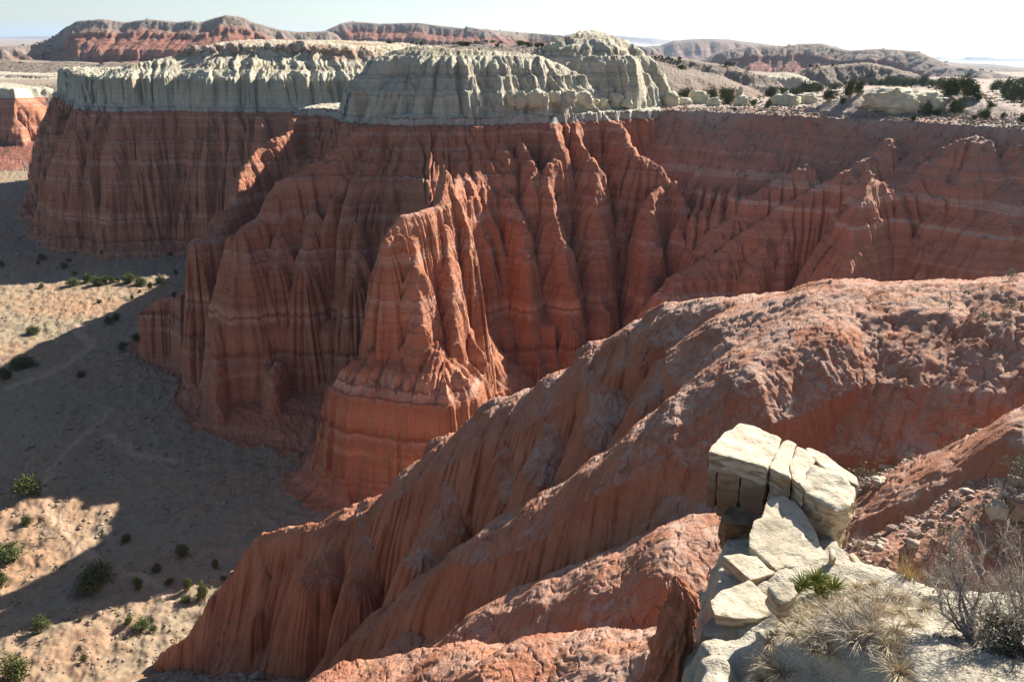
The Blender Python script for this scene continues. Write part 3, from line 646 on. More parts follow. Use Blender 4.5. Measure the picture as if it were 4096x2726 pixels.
# ------------------------------------------------------------------ small builders
def new_mesh(name, verts, faces, mats, smooth=False, midx=None):
    me = bpy.data.meshes.new(name); me.from_pydata([tuple(map(float, v)) for v in verts], [], faces); me.update()
    for m in (mats if isinstance(mats, (list, tuple)) else [mats]): me.materials.append(m)
    if smooth: me.polygons.foreach_set('use_smooth', np.ones(len(me.polygons), bool))
    if midx is not None: me.polygons.foreach_set('material_index', np.asarray(midx, np.int32))
    return me
def link(name, me, parent=None):
    o = bpy.data.objects.new(name, me); C.objects.link(o)
    if parent is not None: o.parent = parent
    return o
def tag(o, label, cat, group=None):
    o['label'] = label; o['category'] = cat
    if group: o['group'] = group
    return o
def stuff(o, label=None):
    o['kind'] = 'stuff'
    if label: o['label'] = label
    return o
def tube(V, Fc, pts, rads, n=4):
    """append a tapering tube along pts"""
    base = len(V); pts = [np.asarray(p, float) for p in pts]
    for i, p in enumerate(pts):
        t = pts[min(i + 1, len(pts) - 1)] - pts[max(i - 1, 0)]; t = t / (np.linalg.norm(t) + 1e-9)
        a = np.cross(t, (0.31, .52, .79) if abs(t[2]) > .8 else (0, 0, 1)); a /= np.linalg.norm(a) + 1e-9; b = np.cross(t, a)
        for k in range(n):
            q = 2 * math.pi * k / n; V.append(p + rads[i] * (math.cos(q) * a + math.sin(q) * b))
    for i in range(len(pts) - 1):
        for k in range(n):
            k2 = (k + 1) % n
            Fc.append((base + i * n + k, base + i * n + k2, base + (i + 1) * n + k2, base + (i + 1) * n + k))
def blade(V, Fc, p, d, L, w, droop, rng, seg=3):
    """a narrow leaf that bends over"""
    p = np.array(p, float); d = np.array(d, float); d /= np.linalg.norm(d)
    side = np.cross(d, (rng.normal(), rng.normal(), rng.normal())); side /= np.linalg.norm(side) + 1e-9
    b = len(V)
    for i in range(seg + 1):
        t = i / seg; ww = w * (1 - t * .85) * .5
        V.append(p - side * ww); V.append(p + side * ww)
        p = p + d * L / seg; d = d + np.array((0, 0, -droop / seg)); d /= np.linalg.norm(d)
    for i in range(seg): Fc.append((b + 2 * i, b + 2 * i + 1, b + 2 * i + 3, b + 2 * i + 2))
# ------------------------------------------------------------------ plant materials
def leaf_material(name, a, b, c, sc=3.):
    m = NT(name, .75); oi = m.n('ShaderNodeObjectInfo')
    n = m.noise(sc, v=m.n('ShaderNodeTexCoord').outputs['Object'], detail=3)
    col = m.ramp(n, [(.3, a), (.52, b), (.72, c)])
    col = m.mix(m.math('MULTIPLY', oi.outputs['Random'], .35), col, m.mix(1., col, (1.25, 1.1, .7), 'MULTIPLY'))
    m.color(col); m.b.inputs['Transmission Weight'].default_value = 0
    return m.m
M_jun = leaf_material('juniper_leaf', (0.051, 0.066, 0.022), (0.089, 0.106, 0.036), (0.136, 0.145, 0.053))
M_sage = leaf_material('sage_leaf', (0.145, 0.136, 0.093), (0.221, 0.208, 0.153), (0.306, 0.289, 0.221), 8.)
M_twig = leaf_material('grey_twig', (0.255, 0.221, 0.200), (0.391, 0.348, 0.319), (0.527, 0.484, 0.442), 9.)
M_dead = leaf_material('dead_wood', (0.111, 0.085, 0.072), (0.204, 0.170, 0.153), (0.357, 0.323, 0.297), 5.)
M_bark = leaf_material('bark', (0.093, 0.068, 0.051), (0.145, 0.111, 0.085), (0.204, 0.162, 0.128), 4.)
M_straw = leaf_material('dry_grass', (0.442, 0.365, 0.255), (0.561, 0.484, 0.365), (0.646, 0.586, 0.476), 6.)
M_gold = leaf_material('golden_grass', (.38, .28, .14), (.50, .38, .20), (.60, .48, .29), 6.)
M_yuc = leaf_material('yucca_leaf', (0.145, 0.170, 0.038), (0.255, 0.281, 0.072), (0.408, 0.374, 0.153), 6.)
M_dull = leaf_material('dull_leaf', (0.038, 0.047, 0.025), (0.064, 0.072, 0.043), (0.111, 0.115, 0.072), 9.)

def crown_mesh(seed, w, h, clumps, leaves, size, mat, ball=.0):
    """leaf-sized faces in uneven clumps, with gaps between the clumps"""
    rng = np.random.default_rng(seed); V = []; Fc = []
    lobes = [(rng.normal(0, .22, 3) * (w, w, h * .8) + (0, 0, h * .5), rng.uniform(.22, .42)) for _ in range(7)]
    for i in range(clumps):
        c0, r0 = lobes[rng.integers(len(lobes))]
        d = rng.normal(size=3); d /= np.linalg.norm(d)
        c = c0 + d * (r0 * np.array((w, w, h)) * rng.uniform(.55, 1.0) ** .5)
        c[2] = max(c[2], h * .08)
        out = d + (0, 0, .4)
        for k in range(leaves):
            p = c + rng.normal(0, 1, 3) * size * 1.1
            a = rng.normal(size=3) + out * .5; a /= np.linalg.norm(a); b = np.cross(a, rng.normal(size=3)); b /= np.linalg.norm(b) + 1e-9
            s = size * rng.uniform(.5, 1.1); j = len(V)
            V += [p - a * s * .3 - b * s * .45, p + a * s * .2 - b * s * .3, p + a * s * .9, p + a * s * .1 + b * s * .45]
            Fc.append((j, j + 1, j + 2, j + 3))
    return new_mesh('crown', V, Fc, mat)
def trunk_mesh(seed, w, h, mat, limbs=5):
    rng = np.random.default_rng(seed + 99); V = []; Fc = []
    top = np.array((rng.normal(0, .05) * w, rng.normal(0, .05) * w, h * .62))
    r = .045 * (w + h) * .5
    tube(V, Fc, [(0, 0, -.25), (rng.normal(0, .03) * w, 0, h * .2), top * .6 + (0, 0, .03), top], [r * 1.3, r, r * .7, r * .3], 6)
    for i in range(limbs):
        q = rng.uniform(0, 6.28); s = rng.uniform(.1, .4) * h; e = np.array((math.cos(q) * w * .38, math.sin(q) * w * .38, s + h * rng.uniform(.15, .35)))
        tube(V, Fc, [(0, 0, s), e * .5 + np.array((0, 0, s * .5 + .02)), e], [r * .55, r * .4, r * .15], 5)
    return new_mesh('trunk', V, Fc, mat, True)
JUN = []
for i, (w, h) in enumerate(((1.0, .95), (1.15, .85), (.8, 1.15), (.95, 1.0), (1.25, .8))):
    JUN.append((crown_mesh(100 + i, w * .95, h, 210, 12, .105, M_jun), trunk_mesh(100 + i, w, h, M_bark), w, h))
JUN_SMALL = [(crown_mesh(120 + i, w, h, 60, 9, .12, M_jun), None, w, h) for i, (w, h) in enumerate(((1.0, .9), (.8, 1.1)))]
def juniper(p, hgt, wid, label, group=None, k=0):
    me, tr, w, h = JUN[k % len(JUN)]
    r = bpy.data.objects.new('juniper_tree', None); C.objects.link(r); r.location = p
    r.rotation_euler = (0, 0, random.uniform(0, 6.28)); r.scale = (wid / w / 1.0, wid / w / 1.0, hgt / h)
    link('crown', me, r); link('trunk', tr, r)
    return tag(r, label, 'tree', group)

def twig_shrub(seed, w, h, stems, mat, leaf=None, depth=3, r0=.012, nleaf=3, lsize=.03):
    rng = np.random.default_rng(seed); V = []; Fc = []; L = []; LF = []
    def grow(p, d, ln, r, dep):
        pts = [p]; q = np.array(p, float); dd = np.array(d, float)
        for i in range(3):
            dd = dd + rng.normal(0, .22, 3) + (0, 0, .06); dd /= np.linalg.norm(dd); q = q + dd * ln / 3; pts.append(q.copy())
            if dep and i > 0:
                for _ in range(rng.integers(1, 3)):
                    s = dd + rng.normal(0, .65, 3); s /= np.linalg.norm(s); grow(q, s, ln * rng.uniform(.45, .75), r * .55, dep - 1)
        tube(V, Fc, pts, [r, r * .8, r * .6, r * .35], 3)
        if leaf and dep == 0:
            for _ in range(nleaf):
                c = q + rng.normal(0, lsize, 3); a = rng.normal(size=3); a /= np.linalg.norm(a); b = np.cross(a, rng.normal(size=3)); b /= np.linalg.norm(b) + 1e-9
                s = lsize * rng.uniform(.6, 1.3); j = len(L); L.extend([c - b * s * .4, c + a * s, c + b * s * .4, c - a * s * .5]); LF.append((j, j + 1, j + 2, j + 3))
    for i in range(stems):
        q = 6.28 * i / stems + rng.normal(0, .3); sp = rng.uniform(.25, 1.0)
        d = np.array((math.cos(q) * sp * w, math.sin(q) * sp * w, h)); d /= np.linalg.norm(d)
        grow((math.cos(q) * .03, math.sin(q) * .03, -.03), d, h * rng.uniform(.55, .8), r0, depth)
    a = new_mesh('branches', V, Fc, mat); b = new_mesh('leaves', L, LF, leaf) if leaf else None
    return a, b
SAGE = [twig_shrub(200 + i, 1., 1., 9, M_twig, M_sage, 2, .02, 7, .10) for i in range(3)]
BARE = [twig_shrub(210 + i, 1., 1., 10, M_twig, None, 3, .018) for i in range(2)]
def shrub(p, hgt, wid, label, bare=False, group=None, k=0, name=None, z=None):
    a, b = (BARE[k % 2] if bare else SAGE[k % 3])
    if b is None:
        r = link(name or 'bare_shrub', a)
    else:
        r = bpy.data.objects.new(name or 'sagebrush', None); C.objects.link(r); link('branches', a, r); link('leaves', b, r)
    r.location = p; r.rotation_euler = (0, 0, random.uniform(0, 6.28)); r.scale = (wid * .62, wid * .62, hgt)
    return tag(r, label, 'shrub', group)
# ------------------------------------------------------------------ trees and bushes, where the photograph shows them
def place(lst, x0, y0, s, ymin, group, cat='j', base=None, y1=900.):
    pts = ground_at([x0 + s * a[0] for a in lst], [y0 + s * a[1] for a in lst], ymin, y1)
    for i, (a, p) in enumerate(zip(lst, pts)):
        dist = math.sqrt((p ** 2).sum()); px = dist / F_ * .94
        hgt, wid = a[2] * s * px * .85, a[3] * s * px * .74
        lab = a[4] if len(a) > 4 and a[4] else base
        if cat == 'j': juniper(p, hgt, wid, lab, group, i)
        elif cat == 's': shrub(p, hgt, wid, lab, False, group, i)
        else: shrub(p, hgt, wid, lab, True, group, i)
PB = 'dark green juniper in the dense belt along the far edge of the plateau'
place([(1190, 205, 75, 80), (1250, 208, 72, 90), (1310, 206, 70, 100), (1390, 202, 70, 90), (1490, 210, 85, 90), (1560, 216, 60, 70), (1640, 230, 80, 80), (1700, 270, 130, 130), (1780, 262, 120, 100), (1640, 215, 70, 90), (1130, 195, 45, 60), (1050, 190, 35, 50)],
      3000, 250, .465, 120, 'junipers in the belt behind the plateau mound', 'j', PB)
place([(1850, 300, 160, 110, 'tall dark juniper at the right end of the plateau belt'), (1920, 312, 120, 100, 'round juniper just right of the tallest tree of the plateau belt'), (1965, 325, 60, 60, 'small bushy juniper sloping off the right end of the plateau belt'),
       (2110, 235, 85, 110, 'wide dark juniper with a long shadow in the gap on the right plateau'), (2200, 322, 150, 140, 'broad juniper at the near left of the clump at the right picture edge'), (2270, 342, 140, 120, 'middle juniper of the clump at the right picture edge'), (2340, 345, 140, 110, 'juniper cut off by the right picture edge on the plateau'), (2335, 195, 60, 80, 'distant juniper behind the clump at the right picture edge'),
       (180, 292, 95, 100, 'rounded juniper left of the twin pale rock knobs on the plateau'), (280, 292, 70, 110, 'low spreading juniper behind the twin pale rock knobs'), (380, 310, 90, 110, 'dense juniper directly behind the smooth cream rock dome'), (470, 280, 110, 140, 'widest juniper of the group below the small pale dome hill'),
       (585, 250, 80, 110, 'round juniper standing alone right of the group below the small pale dome'), (730, 225, 55, 100, 'low dark juniper at the foot of the reddish pale hill'), (860, 302, 130, 120, 'big bushy juniper left of the grey plateau mound'), (930, 282, 120, 70, 'narrow upright juniper touching the big one left of the grey mound'),
       (680, 332, 100, 110, 'greyish open juniper right of the cream rocks on the rim'), (790, 362, 60, 45, 'small pointed juniper below the big bushy one near the rim')],
      3000, 250, .465, 120, None)
place([(1070, 382, 60, 60, 'small juniper at the left foot of the pale ledge'), (1515, 448, 100, 70, 'upright juniper in front of the right half of the pale ledge'), (1285, 442, 55, 40, 'small conical juniper in front of the middle of the pale ledge'), (1600, 452, 50, 60, 'low juniper just right of the upright one by the pale ledge'), (1760, 445, 110, 130, 'broad dark juniper right of the pale ledge on the rim slope'),
       (2070, 396, 50, 60, 'lone small juniper on the bare slope below the right clump'), (2010, 492, 80, 90, 'blue green juniper at the rim above the red slope'), (2170, 492, 60, 30, 'thin sapling juniper on the rim near the right picture edge'), (2335, 522, 80, 60, 'juniper at the rim on the right picture edge'), (1405, 506, 45, 45, 'small bush juniper just over the rim below the pale ledge'), (1925, 496, 40, 50, 'very small juniper on the rim left of the blue green one'), (160, 382, 60, 40, 'small dark juniper at the rim left of the smooth cream dome')],
      3000, 250, .465, 120, None)
place([(215, 462, 60, 110, 'wide low juniper behind the first cream knobs right of the tall dome'), (380, 472, 75, 90, 'juniper between two groups of cream knobs on the rim'), (490, 500, 110, 100, 'dark full juniper left of the tall thin cream knob'), (590, 492, 60, 70, 'yellowish juniper right of the tall thin cream knob'), (745, 522, 45, 40, 'small pointed juniper on the rim left of the smooth cream dome'), (650, 512, 40, 40, 'little round juniper on the rim between cream knobs'), (530, 542, 25, 25, 'tiny bush on the very edge below the thin cream knob')],
      2600, 100, .635, 120, None)
FB = 'tiny dark juniper in the row on the slope behind the left pale dome'
place([(410, 275, 20, 50), (860, 285, 25, 80), (900, 284, 22, 50), (950, 276, 20, 60), (1010, 270, 17, 40), (1055, 270, 17, 40), (1100, 276, 17, 40), (1230, 285, 30, 60), (1280, 290, 30, 60), (1330, 300, 30, 50), (1360, 295, 25, 40)], 1300, 0, .6367, 250, 'distant junipers behind the left pale dome', 'j', FB)
place([(455, 538, 45, 75, 'wide juniper at the left end of the row on the far sunlit valley floor'), (553, 516, 55, 55, 'tall round juniper second from the left in the sunlit valley row'), (605, 532, 55, 60, 'olive juniper in the middle clump of the sunlit valley row'), (628, 539, 40, 40, 'small pointed juniper in front of the middle clump of the valley row'), (660, 526, 50, 60, 'juniper at the back of the middle clump of the valley row'), (705, 521, 45, 40, 'upright juniper right of the middle clump of the valley row'), (740, 511, 30, 30, 'small pale green juniper between the clump and the open crowned tree'),
       (808, 521, 60, 65, 'open crowned juniper with a visible trunk in the valley row'), (880, 531, 50, 80, 'leaning wide juniper right of the open crowned one in the valley row'), (945, 553, 40, 35, 'small juniper below the right end of the valley row'), (1005, 525, 45, 60, 'flat topped juniper at the right end of the valley row'), (1100, 465, 35, 30, 'lone juniper near the cliff corner on the far valley floor'), (1090, 606, 35, 30, 'juniper half hidden at the foot of the left cliff corner'), (878, 578, 20, 20, 'tiny upright juniper below the valley row'), (828, 621, 28, 28, 'small round juniper on the open floor below the valley row'), (627, 646, 22, 30, 'tiny flat bush on the open floor left of the small round juniper'),
       (685, 776, 50, 55, 'left juniper of the pair above the dry wash'), (730, 751, 45, 40, 'right juniper of the pair above the dry wash'), (215, 832, 50, 80, 'juniper at the end of the eroded red bank'), (865, 886, 50, 60, 'juniper beside the lowest cliff step on the valley floor'), (775, 941, 50, 55, 'juniper left of the one beside the lowest cliff step'), (265, 551, 30, 32, 'lone small juniper far left on the sunlit valley floor'), (470, 471, 25, 25, 'tiny juniper at the edge of the far butte shadow'), (155, 1052, 80, 125, 'broad juniper on the sunlit floor above the big shadow'), (30, 1128, 70, 80, 'juniper at the left picture edge above the big shadow'), (515, 1107, 35, 50, 'small mushroom shaped juniper at the edge of the big shadow')],
      0, 800, .638, 120, None)
place([(270, 376, 35, 50, 'dark bush in the shade left of the far butte foot'), (435, 389, 25, 30, 'small bush in the far butte shadow right of the dark one'), (405, 431, 40, 35, 'juniper at the lower edge of the far butte shadow'), (240, 401, 20, 25, 'tiny bush in the far butte shadow left of the juniper'), (640, 336, 20, 20, 'tiny bush on the rubble fan of the far butte'), (1070, 351, 30, 25, 'small juniper on the rubble at the right end of the far butte shadow'), (10, 417, 35, 35, 'bush at the left picture edge in the far butte shadow')], 0, 800, .638, 120, None)
place([(160, 412, 110, 130, 'large dark juniper beside the wash inside the big shadow'), (165, 582, 55, 65, 'round juniper below the large one inside the big shadow'), (55, 792, 110, 120, 'dark juniper at the left picture edge inside the big shadow'), (550, 942, 130, 190, 'largest juniper in the big shadow where the wash ends'), (1070, 767, 65, 90, 'round dark juniper in the big shadow left of the red ridge tip'), (745, 687, 45, 50, 'small juniper alone in the middle of the big shadow'), (930, 857, 45, 60, 'juniper below the round one in the big shadow'), (820, 962, 75, 45, 'narrow juniper near the lower edge of the big shadow'), (995, 932, 40, 45, 'small bush between the narrow juniper and the shadow edge'), (1270, 842, 55, 45, 'juniper in the shade closest to the red ridge tip'),
       (1110, 962, 75, 50, 'pale green sapling at the lower edge of the shadow'), (1190, 1022, 110, 70, 'bright green juniper in the sun by the red ridge foot'), (1100, 1037, 40, 50, 'low green bush left of the bright juniper by the ridge foot'), (1320, 907, 30, 35, 'small green bush on the sunlit slope under the ridge tip'), (15, 952, 90, 90, 'juniper at the left picture edge on the lower sunlit floor'), (250, 1207, 80, 85, 'lone juniper with a clear shadow on the lower sunlit floor'), (755, 1162, 40, 50, 'small olive bush left of the larger one on the lower floor'), (830, 1207, 60, 80, 'yellow green bush in the middle of the lower sunlit floor'), (905, 1202, 25, 35, 'tiny bush right of the yellow green one'), (500, 1387, 30, 40, 'little round bush near the bottom of the lower floor'), (475, 1147, 20, 25, 'very small bush above the lone juniper on the lower floor'), (80, 1500, 120, 160, 'straggly juniper in the bottom left corner')],
      0, 1700, .679, 60, None)
# grey and bare bushes
place([(610, 937, 50, 60, 'leafless grey bush beside the pale wash in the sun'), (165, 952, 20, 60, 'low grey brush on the open floor above the broad juniper'), (540, 1000, 30, 35, 'pinkish bare bush in the bed of the wash'), (410, 1160, 60, 90, 'dark tangled bush at the shadow edge beside the wash')], 0, 800, .638, 120, None, 'b')
place([(270, 1258, 60, 90, 'pale leafless bush in front of the lone juniper'), (655, 1060, 40, 40, 'pinkish bare bush at the lower shadow edge'), (950, 1100, 60, 90, 'wide grey leafless bush below the shadow on the lower floor'), (795, 1310, 40, 50, 'bare bush below the yellow green one'), (690, 1420, 60, 90, 'grey leafless bush near the bottom of the lower floor'), (1140, 1130, 60, 60, 'grey brush in the gully at the ridge foot'), (300, 660, 70, 130, 'dark leafless thicket in the shade beside the wash'), (430, 1000, 50, 70, 'leafless bush in the shade left of the shadow edge')], 0, 1700, .679, 60, None, 'b')
place([(910, 400, 60, 80, 'grey bare bush on the rim left of the pale ledge'), (690, 380, 45, 80, 'grey bush on the rim below the open juniper'), (1320, 415, 50, 60, 'grey bush at the foot of the pale ledge'), (1120, 400, 60, 90, 'pale sage bush beside the small juniper at the pale ledge'), (1860, 490, 80, 100, 'wide pinkish bare bush on the rim left of the blue green juniper'), (1600, 245, 40, 60, 'pale round bush on top of the grey mound'), (2250, 515, 55, 80, 'grey bush on the rim near the right picture edge')], 3000, 250, .465, 120, None, 'b')
place([(1470, 465, 50, 80, 'grey sage left of the upright juniper by the pale ledge'), (1150, 425, 40, 60, 'low grey sage below the left end of the pale ledge'), (1340, 440, 40, 60, 'blue grey sage right of the small conical juniper'), (1740, 480, 40, 110, 'low spreading sage below the broad dark juniper'), (1660, 455, 40, 70, 'round sage left of the broad dark juniper')], 3000, 250, .465, 120, None, 's')
# sage on the near ridge
place([(2190, 742, 58, 92, 'round pale sagebrush on the skyline of the near red ridge'), (2025, 880, 55, 60, 'pale sagebrush on the near ridge slope below the skyline one'), (2195, 925, 65, 100, 'sagebrush near the right picture edge on the near ridge slope'), (2045, 975, 55, 90, 'wide pale sagebrush lowest of those on the upper near ridge'), (1850, 915, 45, 60, 'leftmost pale sagebrush on the upper near ridge'), (345, 1345, 35, 40, 'small pale bush on the near ridge above the dark hole'), (2120, 1215, 30, 60, 'dusty grey bush on the middle of the near ridge slope'), (1520, 795, 14, 40, 'tiny dry tuft on the skyline of the near ridge')], 2500, 600, .7015, 20, None, "s", None, 120.)
# ------------------------------------------------------------------ loose rocks, knobs and low scrub
def rock_shape(seed, sub=1, jag=.22, flat=.75):
    bm = bmesh.new(); bmesh.ops.create_icosphere(bm, subdivisions=sub, radius=1.); rng = np.random.default_rng(seed)
    co = np.array([v.co[:] for v in bm.verts]); o = rng.uniform(0, 50)
    co = np.sign(co) * np.abs(co) ** (.62 if sub < 3 else 1.)
    n = fbm(co[:, 0] * .9 + o, co[:, 1] * .9 + co[:, 2] * .7 + o, 3, seed % 17)
    co = co * (1 + jag * n + rng.normal(0, jag * .25, len(co)))[:, None] * (1, rng.uniform(.7, 1), flat)
    fs = [tuple(v.index for v in f.verts) for f in bm.faces]; bm.free(); return co, fs
def scatter(name, pts, sizes, shapes, mat, lift=.25, smooth=False):
    rng = np.random.default_rng(3); VV = []; FF = []; b = 0
    for p, s in zip(pts, sizes):
        co, fs = shapes[rng.integers(len(shapes))]; q = rng.uniform(0, 6.28); c, sn = math.cos(q), math.sin(q)
        r = co * s; r = np.stack([r[:, 0] * c - r[:, 1] * sn, r[:, 0] * sn + r[:, 1] * c, r[:, 2]], 1) + p + (0, 0, s * lift)
        VV.append(r); FF.append(np.array(fs) + b); b += len(co)
    o = mesh_from(name, np.concatenate(VV), np.concatenate(FF), mat, smooth); o['kind'] = 'stuff'; return o
def stone_material(name, a, b, c, sc=.6):
    m = NT(name, .9); m.color(m.ramp(m.noise(sc, detail=4, rough=.65), [(.32, a), (.5, b), (.68, c)])); m.bump([(m.noise(sc * 5, detail=4), .05 / sc)]); return m.m
M_rub = stone_material('rubble_stone', (0.204, 0.128, 0.093), (0.306, 0.230, 0.178), (0.408, 0.348, 0.281), .9)
M_cap = stone_material('cap_boulder', (0.187, 0.128, 0.093), (0.306, 0.246, 0.196), (0.425, 0.365, 0.289), .25)
M_knob = stone_material('cream_knob', (0.408, 0.365, 0.255), (0.510, 0.468, 0.340), (0.578, 0.535, 0.408), .35)
SHP = [rock_shape(400 + i, 1, .5, .6) for i in range(8)]
rg = np.random.default_rng(12)
def on_slope(n, box, test):
    x = rg.uniform(box[0], box[1], n); y = rg.uniform(box[2], box[3], n); z, o, st = height(x, y, True); k = test(x, y, z, o, st)
    return np.stack([x, y, z], 1)[k]
q = on_slope(15000, (30, 130, 150, 240), lambda x, y, z, o, st: ((o == 3) | (o == 6)) & (st < 1) & (st > -24) & (rg.random(len(x)) < np.exp((st + 2) / 9.) * 1.0))
scatter('slope_rubble', q, rg.lognormal(-1.75, .5, len(q)), SHP, M_rub)['label'] = 'pale stones strewn over the upper red slope of the canyon head'
q = np.concatenate([on_slope(2200, (-110, 20, 120, 240), lambda x, y, z, o, st: (z < -76) & (z > -87) & (rg.random(len(x)) < .35)), on_slope(2500, (-230, -60, 250, 350), lambda x, y, z, o, st: (z < -70) & (rg.random(len(x)) < np.clip((y - 285) / 60, 0, 1))),
    on_slope(1500, (-70, -34, 180, 226), lambda x, y, z, o, st: (o == 1) & (st < -14) & (rg.random(len(x)) < .0))])
scatter('talus_stones', q, rg.lognormal(-1.2, .55, len(q)), SHP, M_rub)['label'] = 'fallen stones on the aprons below the cliffs'
q = on_slope(9000, (-260, -25, 92, 420), lambda x, y, z, o, st: (o == 0) & (z < -80) & (rg.random(len(x)) < np.clip(130. / np.hypot(x, y), 0, 1) ** 1.5))
scatter('valley_stones', q, rg.lognormal(-1.9, .5, len(q)), SHP[:5], M_rub)['label'] = 'small stones scattered over the valley floor'
q = on_slope(2600, (-45, 0, 60, 96), lambda x, y, z, o, st: (o == 0) | ((o == 4) & (z < -60) & (rg.random(len(x)) < .2)))
scatter('gully_stones', q, rg.lognormal(-1.9, .5, len(q)), SHP[:5], M_rub)['label'] = 'grey rubble in the bottom of the gully below the near ridge'
q = on_slope(9000, (-110, -22, 86, 150), lambda x, y, z, o, st: (o == 0) & (z < -80) & (rg.random(len(x)) < .2 + .6 * (fbm(x / 9, y / 9, 2, 79) > .1)))
scatter('gravel', q, rg.lognormal(-2.3, .5, len(q)), SHP[:5], M_rub)['label'] = 'coarse gravel on the lower valley floor'
# low scrub too small and too many to count
def scrub(name, pts, size, seed, mat, leaves=9):
    rng = np.random.default_rng(seed); n = len(pts); s = size * rng.uniform(.5, 1.3, n)
    c = np.repeat(pts, leaves, 0) + rng.normal(0, 1, (n * leaves, 3)) * (np.repeat(s, leaves)[:, None] * (.42, .42, .16)) + np.repeat(s, leaves)[:, None] * (0, 0, .22)
    a = rng.normal(size=c.shape); a /= np.linalg.norm(a, axis=1, keepdims=True); b = np.cross(a, rng.normal(size=c.shape)); b /= np.linalg.norm(b, axis=1, keepdims=True)
    l = np.repeat(s, leaves)[:, None] * .34
    V = np.stack([c - a * l - b * l * .5, c + a * l - b * l * .4, c + a * l * .7 + b * l * .6, c - a * l * .6 + b * l * .5], 1).reshape(-1, 3)
    o = mesh_from(name, V, np.arange(len(V)).reshape(-1, 4), mat, False); o['kind'] = 'stuff'; return o
M_scr = leaf_material('valley_scrub_leaf', (.16, .14, .10), (.25, .22, .155), (.33, .295, .21), .4)
q = on_slope(16000, (-300, -30, 92, 560), lambda x, y, z, o, st: (o == 0) & (z < -84) & (rg.random(len(x)) < (.25 + .75 * (fbm(x / 22, y / 22, 2, 77) > 0)) * np.clip(190. / np.hypot(x, y), .12, 1)) & (path_amount(x, y) < .3))
scrub('valley_scrub', q, .6, 21, M_scr)['label'] = 'low grey scrub dotting the valley floor'
q = on_slope(5000, (20, 250, 165, 420), lambda x, y, z, o, st: ((o == 6) | (o == 12)) & (st > -3) & (rg.random(len(x)) < .55))
scrub('plateau_scrub', q, .95, 22, M_scr)['label'] = 'low grey scrub on the plateau above the red slope'
M_farj = leaf_material('far_juniper_leaf', (.055, .065, .03), (.08, .09, .042), (.11, .115, .055), .1)
q = np.concatenate([on_slope(5000, (-450, 900, 380, 900), lambda x, y, z, o, st: ((o == 12) | (o == 9)) & (z > -30) & (rg.random(len(x)) < .12 + .3 * (fbm(x / 60, y / 60, 2, 78) > .2))), on_slope(9000, (-900, 1500, 900, 2300), lambda x, y, z, o, st: (o >= 11) & (st > -40) & (rg.random(len(x)) < .30))])
scrub('far_woodland', q, 3.2, 23, M_farj, 12)['label'] = 'far scattered junipers dotting the hills and mesa tops'
# boulders along the crest of the far butte
caps = [new_mesh('cap_boulder', *rock_shape(430 + i, 2, .3, .8), M_cap) for i in range(5)]
cu = [(610, 208), (640, 204), (668, 200), (700, 203), (722, 196), (750, 200), (778, 193), (800, 204), (826, 190), (850, 199), (872, 188), (900, 196), (925, 186), (948, 197), (970, 184), (995, 193), (1020, 183), (1048, 190), (1075, 181), (1095, 193), (1120, 186), (1145, 196), (1158, 184), (1185, 190), (1205, 186), (1230, 198), (1262, 192), (1300, 198), (1340, 200), (1385, 196)]
for i, (u, v) in enumerate(cu):
    p = ground_at([u], [v + 9], 300, 520)[0]
    if p[1] > 500: continue
    o = link('boulder', caps[i % 5]); s = rg.uniform(1.0, 2.2) * (1.35 if 1120 < u < 1215 else 1); o.location = p + (0, 0, s * .3); o.scale = (s, s, s); o.rotation_euler = (0, 0, i * 1.3)
    tag(o, 'weathered boulder in the broken row along the crest of the far pale butte', 'boulder', 'boulders along the crest of the far butte')
def knob(u, v, w, h, label, seed, squash=None, y0=150, y1=320):
    p = ground_at([u], [v], y0, y1)[0]; px = np.linalg.norm(p) / F_
    co, fs = rock_shape(seed, 4, .34, 1.); co = np.sign(co) * np.abs(co) ** .8; co[:, 2] += .10 * noise1(co[:, 2] * 3.2 + seed, seed % 13); co = co * (1 + .12 * perlin(co[:, 0] * 3 + seed, co[:, 1] * 3 + co[:, 2] * 4, seed % 11))[:, None]
    co = co * (w * px * .5, w * px * .5 * .9, h * px * .66); co[:, 2] += h * px * .22
    o = link('cream_rock', new_mesh('cream_rock', co, fs, M_knob, True)); o.location = p; tag(o, label, 'rock')
C3 = lambda u, v: (2600 + .635 * u, 100 + .635 * v)
for i, (u, v, w, h, lb) in enumerate(((125, 495, 95, 70, 'large rounded cream knob just right of the tall pale dome'), (205, 500, 105, 42, 'low flat cream knob second to the right of the tall dome'), (305, 495, 115, 75, 'broad cream knob with a peaked top on the rim'), (400, 508, 75, 50, 'cream knob with a bulging cap next to the broad peaked one'), (570, 505, 85, 60, 'wide foot rock of the thin cream hoodoo on the rim'), (562, 470, 34, 75, 'thin cream hoodoo with a cap stone on the rim'),
        (840, 500, 165, 60, 'wide smooth cream rock with twin knobs on the rim'), (805, 455, 26, 40, 'left one of the twin knobs on the wide cream rock'), (855, 455, 34, 38, 'right one of the twin knobs on the wide cream rock'), (988, 492, 115, 62, 'smooth cream dome rock at the right end of the rim rocks'))):
    knob(*C3(u, v), w * .635, h * .635, lb, 450 + i)
C2 = lambda u, v: (1300 + .6367 * u, .6367 * v)
